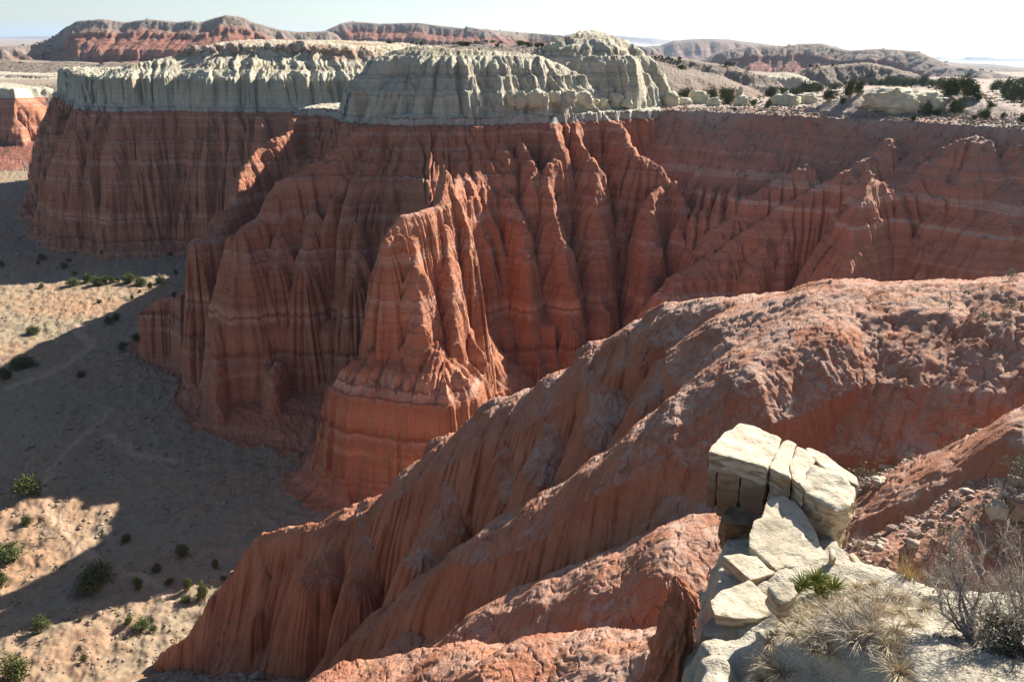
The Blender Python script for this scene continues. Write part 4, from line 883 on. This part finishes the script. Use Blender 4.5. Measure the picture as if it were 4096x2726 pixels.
for i, (u, v, w, h, lb) in enumerate(((1335, 650, 115, 85, 'cream block bulging over the rim below the gap between the two domes'), (1440, 640, 90, 70, 'rounded cream rock left of the layered one under the tall dome'), (1530, 635, 80, 65, 'layered cream rock at the foot of the tall dome'), (1615, 650, 125, 70, 'largest rounded cream rock at the foot of the tall dome'), (1690, 655, 60, 35, 'small cream rock right of the largest one under the tall dome'), (1745, 655, 55, 40, 'cream rock between two larger ones at the foot of the tall dome'), (1825, 655, 95, 75, 'pointed cream rock below the right half of the tall dome'), (1890, 660, 70, 40, 'low cream rock below the right edge of the tall dome'), (1225, 650, 80, 75, 'cream knob on the rim left of the bulging block'), (1170, 650, 55, 80, 'narrow cream knob on the rim below the left dome'))):
    knob(*C2(u, v), w * .6367, h * .6367, lb, 470 + i)

# the pale ledge in the grey mound
for u, v, w, h, lb, sd in ((3565, 425, 175, 60, 'pale ledge cropping out of the grey mound, its left half', 490), (3690, 430, 150, 55, 'pale ledge cropping out of the grey mound, its right half', 491)):
    knob(u, v, w, h, lb, sd, None, 150, 260)
# ------------------------------------------------------------------ the pale outcrop below the camera
def _seg(px, py, a, b):
    ex, ey = b[0] - a[0], b[1] - a[1]; t = np.clip(((px - a[0]) * ex + (py - a[1]) * ey) / (ex * ex + ey * ey), 0, 1)
    return np.hypot(px - a[0] - t * ex, py - a[1] - t * ey)
def fg_plane(x, y): return -9.92 - .276 * (y - 10.5) - .2 * (7 - np.minimum(x, 8.5)) - .25 * np.maximum(0, 5.0 - x)
def fg_poly(px, py, P_):
    ins = np.zeros(px.shape, bool); bd = np.full(px.shape, 1e9)
    for i in range(len(P_)):
        a, b = P_[i], P_[(i + 1) % len(P_)]
        c = ((a[1] > py) != (b[1] > py)) & (px < (b[0] - a[0]) * (py - a[1]) / (b[1] - a[1] + 1e-12) + a[0]); ins ^= c
        bd = np.minimum(bd, _seg(px, py, a, b))
    return np.where(ins, -bd, bd)
def on_plane(u, v):
    """picture position on the outcrop's mean plane"""
    lo, hi = 5., 30.; d = rays(u, v)
    for _ in range(50):
        m = .5 * (lo + hi); p = d * (m / d[1])
        if p[2] > fg_plane(p[0], p[1]): lo = m
        else: hi = m
    return d * (lo / d[1])
_fgp = [on_plane(*q)[:2] for q in ((2790, 2900), (2835, 2480), (2880, 2330), (2905, 2180), (3000, 2110), (3300, 2120), (3430, 2235), (3590, 2290), (3700, 2335), (3800, 2352), (3950, 2362), (4250, 2350), (4700, 2390))] + [(13., 7.), (4.5, 6.5)]
_bank = [on_plane(*q)[:2] for q in ((2850, 2600), (3010, 2560), (3150, 2570), (3330, 2590), (3560, 2640), (3700, 2740), (3800, 2850))]
def fg_height(x, y):
    x = np.asarray(x, np.float64); y = np.asarray(y, np.float64); sh = x.shape; x = x.ravel(); y = y.ravel()
    z = fg_plane(x, y)
    d = fg_poly(x, y, _fgp) + .22 * fbm(x / .9, y / .9, 3, 71)
    bp = _bank + [(9.5, 5.), (2., 5.)]
    b = fg_poly(x, y, bp) + .12 * fbm(x / .7, y / .7, 3, 73)
    gq = P(2990, 2425, 13.3); z = z - .62 * np.exp(-((x - gq[0]) ** 2 + (y - gq[1]) ** 2) / 1.1)
    # rounded mound behind the bank, then the bank falling towards the camera
    m = np.exp(-((b - .45) / .9) ** 2)
    z = z + .30 * m - .95 * np.clip(-b, 0, 3) * sstep(0, -.5, b)
    z = z + .07 * fbm(x / .8, y / .8, 3, 75) + .025 * fbm(x / .16, y / .16, 3, 76)
    # the edge: stepped beds over a drop
    drop = np.interp(d, [-.3, 0, .1, .16, .30, .36, .5, .6, .8, 1.2, 2.4], [0, .05, .4, .7, .8, 1.4, 1.6, 2.4, 3.6, 5.5, 10.5])
    z = z - drop
    return z.reshape(sh)
def grid_patch(name, x0, x1, y0, y1, step, fn, mat):
    nx, ny = int((x1 - x0) / step) + 1, int((y1 - y0) / step) + 1
    xs, ys = np.meshgrid(np.linspace(x0, x1, nx), np.linspace(y0, y1, ny), indexing='ij')
    z = fn(xs, ys); idx = np.arange(nx * ny).reshape(nx, ny)
    q = np.stack([idx[:-1, :-1], idx[1:, :-1], idx[1:, 1:], idx[:-1, 1:]], -1).reshape(-1, 4)
    return mesh_from(name, np.stack([xs.ravel(), ys.ravel(), z.ravel()], 1), q, mat)

def pale_stone_material(name, tint=(1, 1, 1), warm=.5, stain=None):
    m = NT(name, .85); t = lambda c: tuple(a * b for a, b in zip(c, tint))
    n = m.noise(1.3, detail=6, rough=.6)
    c = m.ramp(n, [(.3, t((0.420, 0.361, 0.269))), (.5, t((0.521, 0.462, 0.361))), (.7, t((0.571, 0.521, 0.420)))])
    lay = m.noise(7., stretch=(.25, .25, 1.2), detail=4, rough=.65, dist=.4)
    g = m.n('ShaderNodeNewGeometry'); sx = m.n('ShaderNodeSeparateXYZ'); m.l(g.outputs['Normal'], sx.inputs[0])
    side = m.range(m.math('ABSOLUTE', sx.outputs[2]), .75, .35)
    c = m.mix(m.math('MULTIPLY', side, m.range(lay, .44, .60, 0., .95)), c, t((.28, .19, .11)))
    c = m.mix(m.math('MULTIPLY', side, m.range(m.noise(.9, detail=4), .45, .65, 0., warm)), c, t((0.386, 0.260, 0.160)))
    c = m.mix(m.range(m.noise(1.9, detail=6, rough=.75), .56, .68, 0., .4), c, t((.44, .31, .19)))
    c = m.mix(m.range(m.noise(22., detail=3), .58, .72, 0., .45), c, t((0.336, 0.286, 0.218)))
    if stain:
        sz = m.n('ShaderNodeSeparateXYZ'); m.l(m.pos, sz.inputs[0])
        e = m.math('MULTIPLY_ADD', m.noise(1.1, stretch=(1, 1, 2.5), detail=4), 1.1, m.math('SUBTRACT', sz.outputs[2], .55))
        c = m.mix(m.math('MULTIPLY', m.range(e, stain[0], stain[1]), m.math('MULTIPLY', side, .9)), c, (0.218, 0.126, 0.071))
    m.color(c)
    m.bump([(m.noise(1.4, detail=5, rough=.55), .07), (m.noise(5., stretch=(.25, .25, 1.8), detail=4, rough=.6), .07), (m.range(m.noise(7., detail=4, rough=.7), .3, .42), .02), (m.noise(30., detail=3), .006)])
    return m.m
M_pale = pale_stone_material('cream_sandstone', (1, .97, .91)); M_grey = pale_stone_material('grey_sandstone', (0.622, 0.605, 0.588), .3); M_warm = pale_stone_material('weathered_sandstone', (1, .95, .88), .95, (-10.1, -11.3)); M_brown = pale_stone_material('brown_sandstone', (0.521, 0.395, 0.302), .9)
def outcrop_material():
    m = NT('outcrop_soil', .95)
    n = m.noise(1.1, detail=6, rough=.62)
    c = m.ramp(n, [(.3, (0.336, 0.288, 0.216)), (.5, (0.432, 0.376, 0.288)), (.7, (0.480, 0.432, 0.344))])
    peb = m.voro(14.).outputs['Distance']
    c = m.mix(m.range(peb, .3, .15, 0., .35), c, (0.288, 0.248, 0.200))
    c = m.mix(m.range(m.noise(3., detail=5, rough=.7), .55, .7, 0., .5), c, (0.304, 0.240, 0.168))
    m.color(c)
    m.bump([(m.noise(3.5, detail=6, rough=.65), .12), (peb, .02), (m.noise(30., detail=4), .015)])
    return m.m
outcrop = grid_patch('outcrop_ground', .5, 15., 5.5, 19.6, .055, fg_height, outcrop_material()); outcrop['kind'] = 'structure'
def fg_hit(u, v): return ground_at(u, v, 7., 22., 900, fg_height)[0]

# ------------------------------------------------------------------ blocks of pale sandstone
def block(outline, p0, nrm, thick, seed, mat, name, label, rough=.03, down=None, taper=.0, cat='boulder', group=None, sub=.11, bev=.035, parent=None, pts=None):
    """top outline in the picture lying on the plane through p0; the block goes down from it"""
    nrm = np.array(nrm, float); nrm /= np.linalg.norm(nrm); p0 = np.array(p0, float)
    top = []
    for u, v in outline:
        d = rays(u, v); top.append(d * (p0 @ nrm) / (d @ nrm))
    top = np.array(top if pts is None else pts); ctr = top.mean(0); dn = np.array(down if down is not None else (0, 0, -1.)) * thick
    bot = ctr + (top - ctr) * (1 - taper) + dn
    bm = bmesh.new(); n = len(top)
    a = [bm.verts.new(p) for p in top]; b = [bm.verts.new(p) for p in bot]
    bm.faces.new(a); bm.faces.new(b[::-1])
    for i in range(n): bm.faces.new((a[i], b[i], b[(i + 1) % n], a[(i + 1) % n]))
    bmesh.ops.recalc_face_normals(bm, faces=bm.faces)
    bmesh.ops.bevel(bm, geom=list(bm.edges), offset=bev, segments=2, affect='EDGES', profile=.6, clamp_overlap=True)
    bmesh.ops.triangulate(bm, faces=bm.faces)
    for _ in range(6):
        L = [e for e in bm.edges if e.calc_length() > sub * 1.5]
        if not L: break
        bmesh.ops.subdivide_edges(bm, edges=L, cuts=1, use_grid_fill=False)
        bmesh.ops.triangulate(bm, faces=[f for f in bm.faces if len(f.verts) > 3])
    bm.normal_update(); rng = seed * 3.1
    co = np.array([v.co[:] for v in bm.verts]); nn = np.array([v.normal[:] for v in bm.verts])
    lump = fbm(co[:, 0] / .55 + rng, (co[:, 1] + co[:, 2] * 1.7) / .55, 3, seed)
    lay = noise1((co[:, 2] + .12 * co[:, 0]) / .10 + rng, seed) * (1 - np.abs(nn[:, 2])) 
    co = co + nn * (rough * lump + rough * .9 * lay + rough * .4 * perlin(co[:, 0] / .12, (co[:, 1] + co[:, 2]) / .12, seed))[:, None]
    for v, c in zip(bm.verts, co): v.co = c
    me = bpy.data.meshes.new(name); bm.to_mesh(me); bm.free(); me.materials.append(mat)
    me.polygons.foreach_set('use_smooth', np.ones(len(me.polygons), bool))
    try: me.set_sharp_from_angle(angle=R(38))
    except Exception: pass
    o = link(name, me, parent)
    if label: tag(o, label, cat, group)
    return o
TP = (0, 18.0, -9.95); TN = (.05, .02, 1)
big = bpy.data.objects.new('cracked_boulder', None); C.objects.link(big); big.location = (0, 0, 0)
tag(big, 'huge cream boulder split by vertical cracks, perched over the red gullies', 'boulder')
_A = [(2836, 1807), (2846, 1778), (2900, 1728), (2960, 1690), (3010, 1700), (3126, 1752), (3118, 1790), (3068, 1868), (2960, 1836)]
block(_A, TP, TN, .50, 1, M_pale, 'split_block', None, .035, (.03, -.14, -1), .0, parent=big)
_tn = np.array(TN) / np.linalg.norm(TN); _c = [(lambda d: d * ((np.array(TP) @ _tn) / (d @ _tn)))(rays(*q)) for q in (_A[0], _A[7], _A[3])]
for i, (t0, t1, th, dz) in enumerate(((0., .15, 1.12, 0), (.165, .56, 1.28, .01), (.575, .985, 1.30, .0))):
    f0 = _c[0] + (_c[1] - _c[0]) * t0; f1 = _c[0] + (_c[1] - _c[0]) * t1; bk = (_c[2] - _c[0]) * .8; o_ = np.array((.015, -.055 + .02 * (i == 1), -.515))
    block([], TP, TN, th, 30 + i, M_warm, 'split_block', None, .035, (.03, -.10, -1), .02, parent=big, pts=[f0 + o_, f0 + bk + o_, f1 + bk + o_, f1 + o_])
block([(3080, 1868), (3130, 1768), (3150, 1758), (3184, 1775), (3172, 1808), (3152, 1870), (3164, 1912)], (0, 18, -9.98), TN, 1.25, 2, M_pale, 'split_block', None, .03, (.03, -.08, -1), .03, parent=big)
block([(3170, 1912), (3158, 1868), (3178, 1808), (3190, 1782), (3232, 1806), (3275, 1834), (3250, 1850), (3212, 1945)], (0, 18, -10.02), TN, 1.3, 3, M_pale, 'split_block', None, .03, (.03, -.08, -1), .03, parent=big)
block([(3222, 1790), (3240, 1782), (3330, 1834), (3430, 1908), (3432, 1940), (3290, 1870)], (0, 18, -10.0), TN, 1.9, 4, M_pale, 'split_block', None, .03, (0, -.05, -1), .05, parent=big)
block([(3203, 1935), (3222, 1880), (3250, 1850), (3290, 1862), (3360, 1890), (3428, 1942), (3424, 1985), (3395, 2030), (3352, 2046), (3290, 2015), (3225, 1965)], (0, 17.3, -10.2), (.04, -.20, 1), 1.75, 5, M_pale, 'split_block', None, .06, (.02, .05, -1), .16, bev=.12, parent=big)
neck = block([(2880, 2060), (2940, 2000), (3060, 2010), (3090, 2050), (3010, 2100), (2905, 2092)], (0, 18.25, -11.7), (0, 0, 1), 1.0, 6, M_brown, 'weathered_neck', None, .08, (.05, .1, -1), .02, parent=big)
neck['label'] = 'dark weathered neck under the boulder'
block([(3046, 2070), (3064, 2000), (3090, 1986), (3134, 1980), (3182, 2008), (3212, 2040), (3254, 2103), (3282, 2172), (3326, 2252), (3210, 2262), (3103, 2276), (3040, 2225), (2996, 2187), (2998, 2132), (3018, 2082)], (0, 14.75, -10.86), (.10, -.27, 1), .24, 7, M_pale, 'leaning_slab', 'broad cream slab with ripple marks leaning against the foot of the cracked boulder', .028, (0, .02, -1), .03, 'slab')
block([(2891, 2220), (2960, 2216), (3026, 2222), (3060, 2250), (3102, 2286), (3060, 2302), (3003, 2319), (2950, 2270)], (0, 14.8, -11.02), (.05, -.12, 1), .36, 8, M_pale, 'flat_slab', 'cream slab with a square front between the leaning slab and the lowest slab', .03, (.02, .06, -1), .06, 'slab')
block([(2841, 2397), (2850, 2385), (2881, 2361), (2940, 2338), (2996, 2318), (3060, 2375), (3118, 2437), (3100, 2458), (3024, 2474), (2940, 2470), (2860, 2456), (2848, 2425)], (0, 13.6, -10.95), (.06, -.12, 1), .5, 9, M_pale, 'flat_slab', 'lowest and widest flat cream slab at the left rim of the outcrop', .03, (.03, .1, -1), .14, 'slab')
block([(3068, 2345), (3075, 2330), (3120, 2322), (3170, 2328), (3190, 2370), (3160, 2400), (3120, 2410)], (0, 13.9, -10.78), (-.15, -.2, 1), .5, 10, M_pale, 'tilted_rock', 'tilted cream rock wedged left of the spiky green yucca', .03, (.05, .1, -1), .1, 'rock', sub=.09)
block([(3180, 2275), (3240, 2262), (3330, 2276), (3330, 2300), (3230, 2312), (3184, 2300)], (0, 14.7, -11.0), (.05, -.1, 1), .3, 11, M_pale, 'flat_slab', 'small half buried cream slab right behind the spiky green yucca', .02, None, .05, 'slab', sub=.09)
block([(3024, 2528), (3040, 2512), (3130, 2505), (3165, 2520), (3120, 2545), (3050, 2560)], (0, 12.9, -10.75), (.05, -.15, 1), .35, 12, M_pale, 'pale_rock', 'cream rock poking out of the bank below the lowest slab', .03, None, .05, 'rock', sub=.09)
block([(3395, 2215), (3410, 2205), (3455, 2250), (3462, 2268), (3430, 2262)], (0, 15.4, -11.1), (.2, -.3, 1), .12, 13, M_pale, 'thin_slab', 'thin slab propped on edge right of the cracked boulder', .015, None, .0, 'slab', sub=.08)
block([(3318, 2196), (3336, 2188), (3346, 2230), (3326, 2238)], (0, 15.2, -10.85), (0, -.2, 1), .4, 14, M_pale, 'upright_stone', 'small upright stone in front of the corner of the cracked boulder', .02, None, .1, 'rock', sub=.08)
block([(3455, 2262), (3520, 2262), (3588, 2290), (3570, 2312), (3490, 2300)], (0, 15.1, -11.12), (.05, -.12, 1), .25, 15, M_pale, 'flat_slab', 'flat cream slab on the outcrop edge below the golden grass', .025, None, .05, 'slab', sub=.09)
# the beds seen in the left face of the outcrop
for i, (o_, y_, z_, th, mt, lb) in enumerate((
    ([(2805, 2500), (2850, 2460), (2960, 2480), (3040, 2520), (3000, 2560), (2880, 2560), (2815, 2540)], 13.1, -11.38, .38, M_grey, 'rounded grey ledge stone directly under the lowest flat slab'),
    ([(2800, 2575), (2860, 2555), (2900, 2580), (2890, 2610), (2830, 2610)], 12.7, -11.6, .55, M_grey, 'blocky grey ledge stone at the left foot of the outcrop'),
    ([(2905, 2600), (2960, 2565), (3030, 2560), (3035, 2600), (2960, 2640)], 12.4, -11.35, .5, M_grey, 'dark shaded ledge stone beneath the cream rock on the bank'),
    ([(2790, 2680), (2850, 2650), (2890, 2680), (2870, 2730), (2800, 2735)], 12.3, -11.9, .8, M_grey, 'lowest grey ledge stone at the bottom edge beside the red pinnacle'))):
    block(o_, (0, y_, z_), (.05, -.15, 1), th, 20 + i, mt, 'ledge_stone', lb, .05, (0, .05, -1), .05, 'rock')

# ------------------------------------------------------------------ the red pinnacle left of the outcrop
def pinnacle_material():
    m = NT('pinnacle_mud', .95)
    n = m.noise(3., stretch=(1, 1, .6), detail=6, rough=.65)
    m.color(m.ramp(n, [(.3, (.30, .11, .065)), (.5, (.50, .20, .11)), (.72, (.62, .30, .19))]))
    m.bump([(m.noise(4., stretch=(1, 1, .5), detail=6, rough=.7), .22), (m.noise(16., detail=4), .05)])
    return m.m
def pinnacle():
    rows = [(2300, 2738, 8), (2320, 2745, 30), (2345, 2760, 44), (2380, 2775, 66), (2420, 2772, 76), (2480, 2750, 88), (2540, 2738, 96), (2620, 2720, 104), (2726, 2690, 118), (2900, 2650, 140), (3150, 2600, 180)]
    V = []; n = 56; y0 = 14.3
    zs = np.interp(np.linspace(0, len(rows) - 1, 110), range(len(rows)), [r[0] for r in rows]); us = np.interp(zs, [r[0] for r in rows], [r[1] for r in rows]); ws = np.interp(zs, [r[0] for r in rows], [r[2] for r in rows])
    for i, (v, u, w) in enumerate(zip(zs, us, ws)):
        c = P(u - 34, v, y0 - .15 * i / 110); s = .6 * w / F_ * np.linalg.norm(c)
        for k in range(n):
            q = 2 * math.pi * k / n; dx, dy = math.cos(q), math.sin(q)
            rr = s * (1 + .42 * float(fbm(np.array([dx * 1.6 + c[2] * .5]), np.array([dy * 1.6 + c[2] * .35]), 3, 61)[0]) + .34 * float(perlin(np.array([dx * 4 + 3]), np.array([dy * 4 + c[2] * 2.5]), 62)[0])) + .05 * float(perlin(np.array([q * 3.]), np.array([c[2] * 7.]), 63)[0])
            top = min(1., i / 5.)
            V.append(c + np.array((dx * rr * top, dy * rr * 1.15 * top, 0)))
    Fc = [(i * n + k, (i + 1) * n + k, (i + 1) * n + (k + 1) % n, i * n + (k + 1) % n) for i in range(109) for k in range(n)]
    o = link('rock_pinnacle', new_mesh('rock_pinnacle', V, Fc, pinnacle_material(), True))
    tag(o, 'crumbly dark red mud pinnacle standing left of the pale outcrop', 'pinnacle')
pinnacle()

# ------------------------------------------------------------------ plants on the outcrop
def tuft_mesh(seed, n, L, w, spread, droop, mat, lean=(0, 0)):
    rng = np.random.default_rng(seed); V = []; Fc = []
    for i in range(n):
        q = rng.uniform(0, 6.28); s = spread * rng.uniform(.1, 1)
        blade(V, Fc, (math.cos(q) * .10 * rng.random(), math.sin(q) * .10 * rng.random(), -.04), (math.cos(q) * s + lean[0], math.sin(q) * s + lean[1], 1), L * rng.uniform(.5, 1.1), w * rng.uniform(.7, 1.3), droop * rng.uniform(.4, 1.5), rng)
    return new_mesh('grass_tuft', V, Fc, mat)
TUFT = [tuft_mesh(300 + i, 260, .43, .011, 1.3, 1.3, M_straw, (-.25, -.45)) for i in range(4)]
TGOLD = [tuft_mesh(310 + i, 46, .60, .011, .55, .5, M_gold) for i in range(2)]
TGREY = [tuft_mesh(320 + i, 240, .5, .011, 1.4, .9, M_twig, (-.2, -.4)) for i in range(3)]
def tuft(u, v, s, meshes, k, label, group=None, name='grass_tuft', p=None):
    p = fg_hit(u, v) if p is None else p
    o = link(name, meshes[k % len(meshes)]); o.location = p; o.rotation_euler = (0, 0, random.uniform(-.6, .6)); o.scale = (s * 1.15, s * 1.15, s)
    tag(o, label, 'grass', group)
GL = 'tuft of dry straw coloured grass in the thick patch covering the outcrop mound'
k = 0
for (u, v, s) in ((3160, 2440, .8), (3230, 2440, .9), (3300, 2430, .9), (3370, 2420, 1.), (3440, 2410, 1.), (3500, 2400, .9), (3560, 2385, .9), (3620, 2395, .8), (3140, 2490, .9), (3210, 2490, 1.), (3290, 2480, 1.1), (3360, 2470, 1.1), (3440, 2460, 1.1), (3520, 2450, 1.), (3600, 2450, .9), (3110, 2540, .9), (3180, 2545, 1.), (3260, 2540, 1.), (3500, 2530, 1.1), (3580, 2530, 1.), (3650, 2500, .9), (3430, 2350, .7), (3500, 2340, .7), (3330, 2375, .7), (3700, 2430, .8), (3250, 2590, .9), (3320, 2600, 1.), (3560, 2590, 1.), (3080, 2570, .8)):
    tuft(u, v, s, TUFT, k, GL, 'straw grass tufts on the outcrop mound'); k += 1
for (u, v, s, lb) in ((3380, 2510, 1.25, 'large grey tangled brush in the middle of the straw grass'), (3440, 2560, 1.3, 'grey brush hanging over the bank below the straw grass'), (3480, 2480, 1.1, 'grey brush at the right side of the straw grass patch'), (3300, 2560, .9, 'small grey brush at the lip of the shaded bank')):
    tuft(u, v, s, TGREY, k, lb, None, 'dry_brush'); k += 1
for (u, v, s, lb) in ((3075, 2660, 1.0, 'drooping pale grass tuft low on the bank beside the ledge stones'), (3130, 2690, 1.1, 'straw tuft at the bottom edge left of the shaded bank'), (3060, 2720, 1.0, 'pale straw tuft at the very bottom beside the lowest ledge stone'), (3600, 2690, 1.2, 'straw tuft on the bank at the bottom edge right of the shade')):
    tuft(u, v, s, TUFT, k, lb); k += 1
GG = 'tuft of tall golden grass standing along the far edge of the outcrop'
for (u, v, s) in ((3555, 2285, .9), (3585, 2290, 1.1), (3620, 2300, 1.2), (3650, 2312, 1.0), (3680, 2322, .9)):
    tuft(u, v, s, TGOLD, k, GG, 'golden grass along the outcrop edge'); k += 1
def yucca():
    rng = np.random.default_rng(5)
    r = bpy.data.objects.new('yucca', None); C.objects.link(r); r.location = fg_hit(3250, 2370)
    tag(r, 'spiky green yucca clump growing between the cream slabs', 'yucca')
    for j, (dx, dy, dz, s, n) in enumerate(((-.16, .02, .02, .9, 150), (.10, .10, .08, 1., 170), (.32, -.04, .02, .95, 150), (-.32, -.06, -.03, .8, 120), (.05, -.12, .0, .8, 120))):
        V = []; Fc = []
        for i in range(n):
            d = rng.normal(size=3); d[2] = abs(d[2]) * 1.1 + .1; d /= np.linalg.norm(d)
            blade(V, Fc, np.array((dx * 1.25, dy * 1.25, dz + .12)), d, .38 * s * rng.uniform(.75, 1.15), .03, .06, rng, 2)
        link('rosette', new_mesh('rosette', V, Fc, M_yuc), r)
yucca()
def dead_tree(u, v, tips, seed, label, foliage=None):
    """bare juniper: a few main limbs towards picture positions (u, v, metres ahead), each with fine side branches"""
    rng = np.random.default_rng(seed); base = fg_hit(u, v) if not isinstance(u, np.ndarray) else u
    r = bpy.data.objects.new('dead_juniper', None); C.objects.link(r); r.location = base; tag(r, label, 'tree')
    V = []; Fc = []; TV = []; TF = []
    def side(p, d, L, rad, dep):
        pts = [p]; q = np.array(p); dd = np.array(d)
        for i in range(4):
            dd = dd + rng.normal(0, .25, 3) + (0, 0, .08); dd /= np.linalg.norm(dd); q = q + dd * L / 4; pts.append(q.copy())
            if dep:
                for _ in range(1 + (rng.random() < .35)):
                    s = dd + rng.normal(0, .7, 3); s /= np.linalg.norm(s); side(q, s, L * rng.uniform(.35, .65), rad * .6, dep - 1)
        tube(TV, TF, pts, [rad, rad * .85, rad * .7, rad * .5, rad * .3], 3)
    for (tu, tv, ty) in tips:
        e = P(tu, tv, ty) - base; m1 = e * .35 + rng.normal(0, .07, 3) * np.linalg.norm(e); m2 = e * .7 + rng.normal(0, .05, 3) * np.linalg.norm(e)
        L = np.linalg.norm(e); pts = [np.zeros(3) - (0, 0, .1), m1 * .5 + rng.normal(0, .02, 3), m1, (m1 + m2) / 2 + rng.normal(0, .03, 3), m2, e]
        tube(V, Fc, pts, [.034 * L ** .5, .03 * L ** .5, .024, .018, .012, .006], 6)
        for a, b in zip(pts[1:-1], pts[2:]):
            for _ in range(4):
                t = rng.random(); p = a + (b - a) * t; d = (b - a) / np.linalg.norm(b - a) + rng.normal(0, .75, 3); d /= np.linalg.norm(d)
                side(p, d, rng.uniform(.18, .42) * min(1.2, L), .009, 2)
    link('trunk', new_mesh('trunk', V, Fc, M_dead, True), r); link('twigs', new_mesh('twigs', TV, TF, M_twig), r)
    if foliage:
        FV = []; FF = []
        for (fu, fv, fy, fr, n) in foliage:
            c = P(fu, fv, fy) - base
            for i in range(int(n * 1.5)):
                p = c + rng.normal(0, fr, 3) * (1.2, .8, .8); a = rng.normal(size=3); a /= np.linalg.norm(a); b = np.cross(a, rng.normal(size=3)); b /= np.linalg.norm(b) + 1e-9
                s = .06 * rng.uniform(.5, 1.3); j = len(FV); FV += [p - a * s * .5 - b * s * .4, p + a * s * .6, p + b * s * .6 + a * s * .2]; FF.append((j, j + 1, j + 2))
        link('foliage', new_mesh('foliage', FV, FF, M_dull), r)
dead_tree(3890, 2560, [(3800, 2130, 12.6), (3850, 2180, 12.4), (3930, 2250, 12.3), (3720, 2330, 12.3), (3745, 2440, 11.8), (4010, 2380, 12.0), (3830, 2280, 12.2)], 31, 'bare grey juniper with upright branches in the bottom right corner',
          [(3830, 2610, 11.2, .16, 500), (3890, 2650, 11.0, .15, 400), (3980, 2480, 11.8, .13, 260)])
dead_tree(4130, 2640, [(4015, 2120, 12.2), (4060, 2150, 12.0), (4090, 2240, 11.8), (3960, 2380, 11.5), (3900, 2520, 11.1), (4180, 2300, 11.3), (4030, 2320, 11.6)], 37, 'leaning grey dead juniper at the right picture edge',
          [(4010, 2590, 11.0, .18, 600), (4070, 2520, 11.2, .18, 500), (4060, 2660, 10.8, .18, 500)])

# ------------------------------------------------------------------ rocks and brush in the red gully behind the outcrop
def gully_hit(u, v): return ground_at([u], [v], 18., 60.)[0]
for i, (u, v, w, h, lb) in enumerate(((3985, 2055, 60, 62, 'orange lit rock left of the larger one at the right picture edge'), (4070, 2050, 75, 75, 'largest angular rock in the red gully at the right picture edge'), (3640, 1832, 34, 30, 'pale block lying on the near red crest above its shaded flank'), (3545, 1880, 50, 30, 'flat pale block on the rubble right of the cracked boulder'), (3520, 1935, 55, 30, 'wide pale block nearest the cracked boulder on the red crest'), (3645, 1808, 26, 22, 'orange stone next to the pale block on the red crest'), (3570, 2120, 40, 24, 'pale slab stone in the shaded red gully'), (3650, 2140, 36, 24, 'small pale stone in the middle of the shaded red gully'), (3480, 2190, 44, 28, 'stone in the shade right behind the outcrop edge'), (3820, 2020, 36, 40, 'pointed red stone leaning at the gully side'), (3720, 2095, 30, 20, 'little grey stone higher in the shaded red gully'))):
    p = gully_hit(u, v); px = np.linalg.norm(p) / F_; co, fs = rock_shape(500 + i, 3, .38, 1.); co = np.sign(co) * np.abs(co) ** .7 * (w * px * .5, w * px * .5, h * px * .55); co[:, 2] += h * px * .25
    o = link('rock', new_mesh('rock', co, fs, M_rub if i not in (2, 3, 4) else M_pale, False)); o.location = p; o.rotation_euler = (0, 0, i * .9); tag(o, lb, 'rock')
for i, (u, v, w, h, lb) in enumerate(((3830, 1760, 90, 60, 'pale dry brush on the gully bed between the red crests'), (3460, 1945, 80, 60, 'greyish brush just right of the boulder top'), (3980, 2030, 110, 90, 'pale brush left of the rocks at the right picture edge'), (4060, 1940, 110, 90, 'pale brush above the rocks at the right picture edge'), (3880, 2075, 60, 50, 'small brush in the shaded gully left of the orange rock'), (3770, 2160, 60, 50, 'thin dry brush low in the shaded gully'), (3430, 2215, 70, 60, 'pinkish dry brush at the foot of the cracked boulder'), (3890, 2300, 90, 60, 'pale brush on the outcrop edge behind the bare juniper'), (4010, 2330, 110, 70, 'dry brush between the two bare junipers'), (3760, 2340, 80, 60, 'low brush beside the golden grass'))):
    p = gully_hit(u, v) if i < 7 else fg_hit(u, v + 40); px = np.linalg.norm(p) / F_
    shrub(p, h * px * 1.1, w * px, lb, i % 2 == 0, None, i, 'dry_brush')
_gl = [P(3440, 1965, 30)[:2], P(3650, 1800, 31)[:2], P(3900, 1725, 30)[:2], P(4300, 1600, 29)[:2]]
q = on_slope(60000, (9, 36, 18, 40), lambda x, y, z, o, st: (o == 13) | ((o == 4) & (line_d(x, y, _gl)[0] < 1.3)))
q = q[rg.random(len(q)) < .35]
scatter('gully_rubble', q, rg.lognormal(-3.2, .6, len(q)), SHP, M_rub)['label'] = 'broken stones in the red gully behind the outcrop'
# ------------------------------------------------------------------ the air between here and the far mesas
def haze():
    x, y0, y1, z0, z1 = 26000., -600., 30000., -136., 240.
    V = [(-x, y0, z0), (x, y0, z0), (x, y1, z0), (-x, y1, z0), (-x, y0, z1), (x, y0, z1), (x, y1, z1), (-x, y1, z1)]
    F = [(0, 3, 2, 1), (4, 5, 6, 7), (0, 1, 5, 4), (1, 2, 6, 5), (2, 3, 7, 6), (3, 0, 4, 7)]
    m = bpy.data.materials.new('haze_air'); m.use_nodes = True; t = m.node_tree; t.nodes.clear()
    o = t.nodes.new('ShaderNodeOutputMaterial'); v = t.nodes.new('ShaderNodeVolumePrincipled')
    v.inputs['Color'].default_value = (.58, .77, 1, 1); v.inputs['Density'].default_value = 4e-5; v.inputs['Anisotropy'].default_value = .25
    t.links.new(v.outputs[0], o.inputs['Volume'])
    ob = link('haze', new_mesh('haze', V, F, m)); ob['kind'] = 'stuff'
haze()
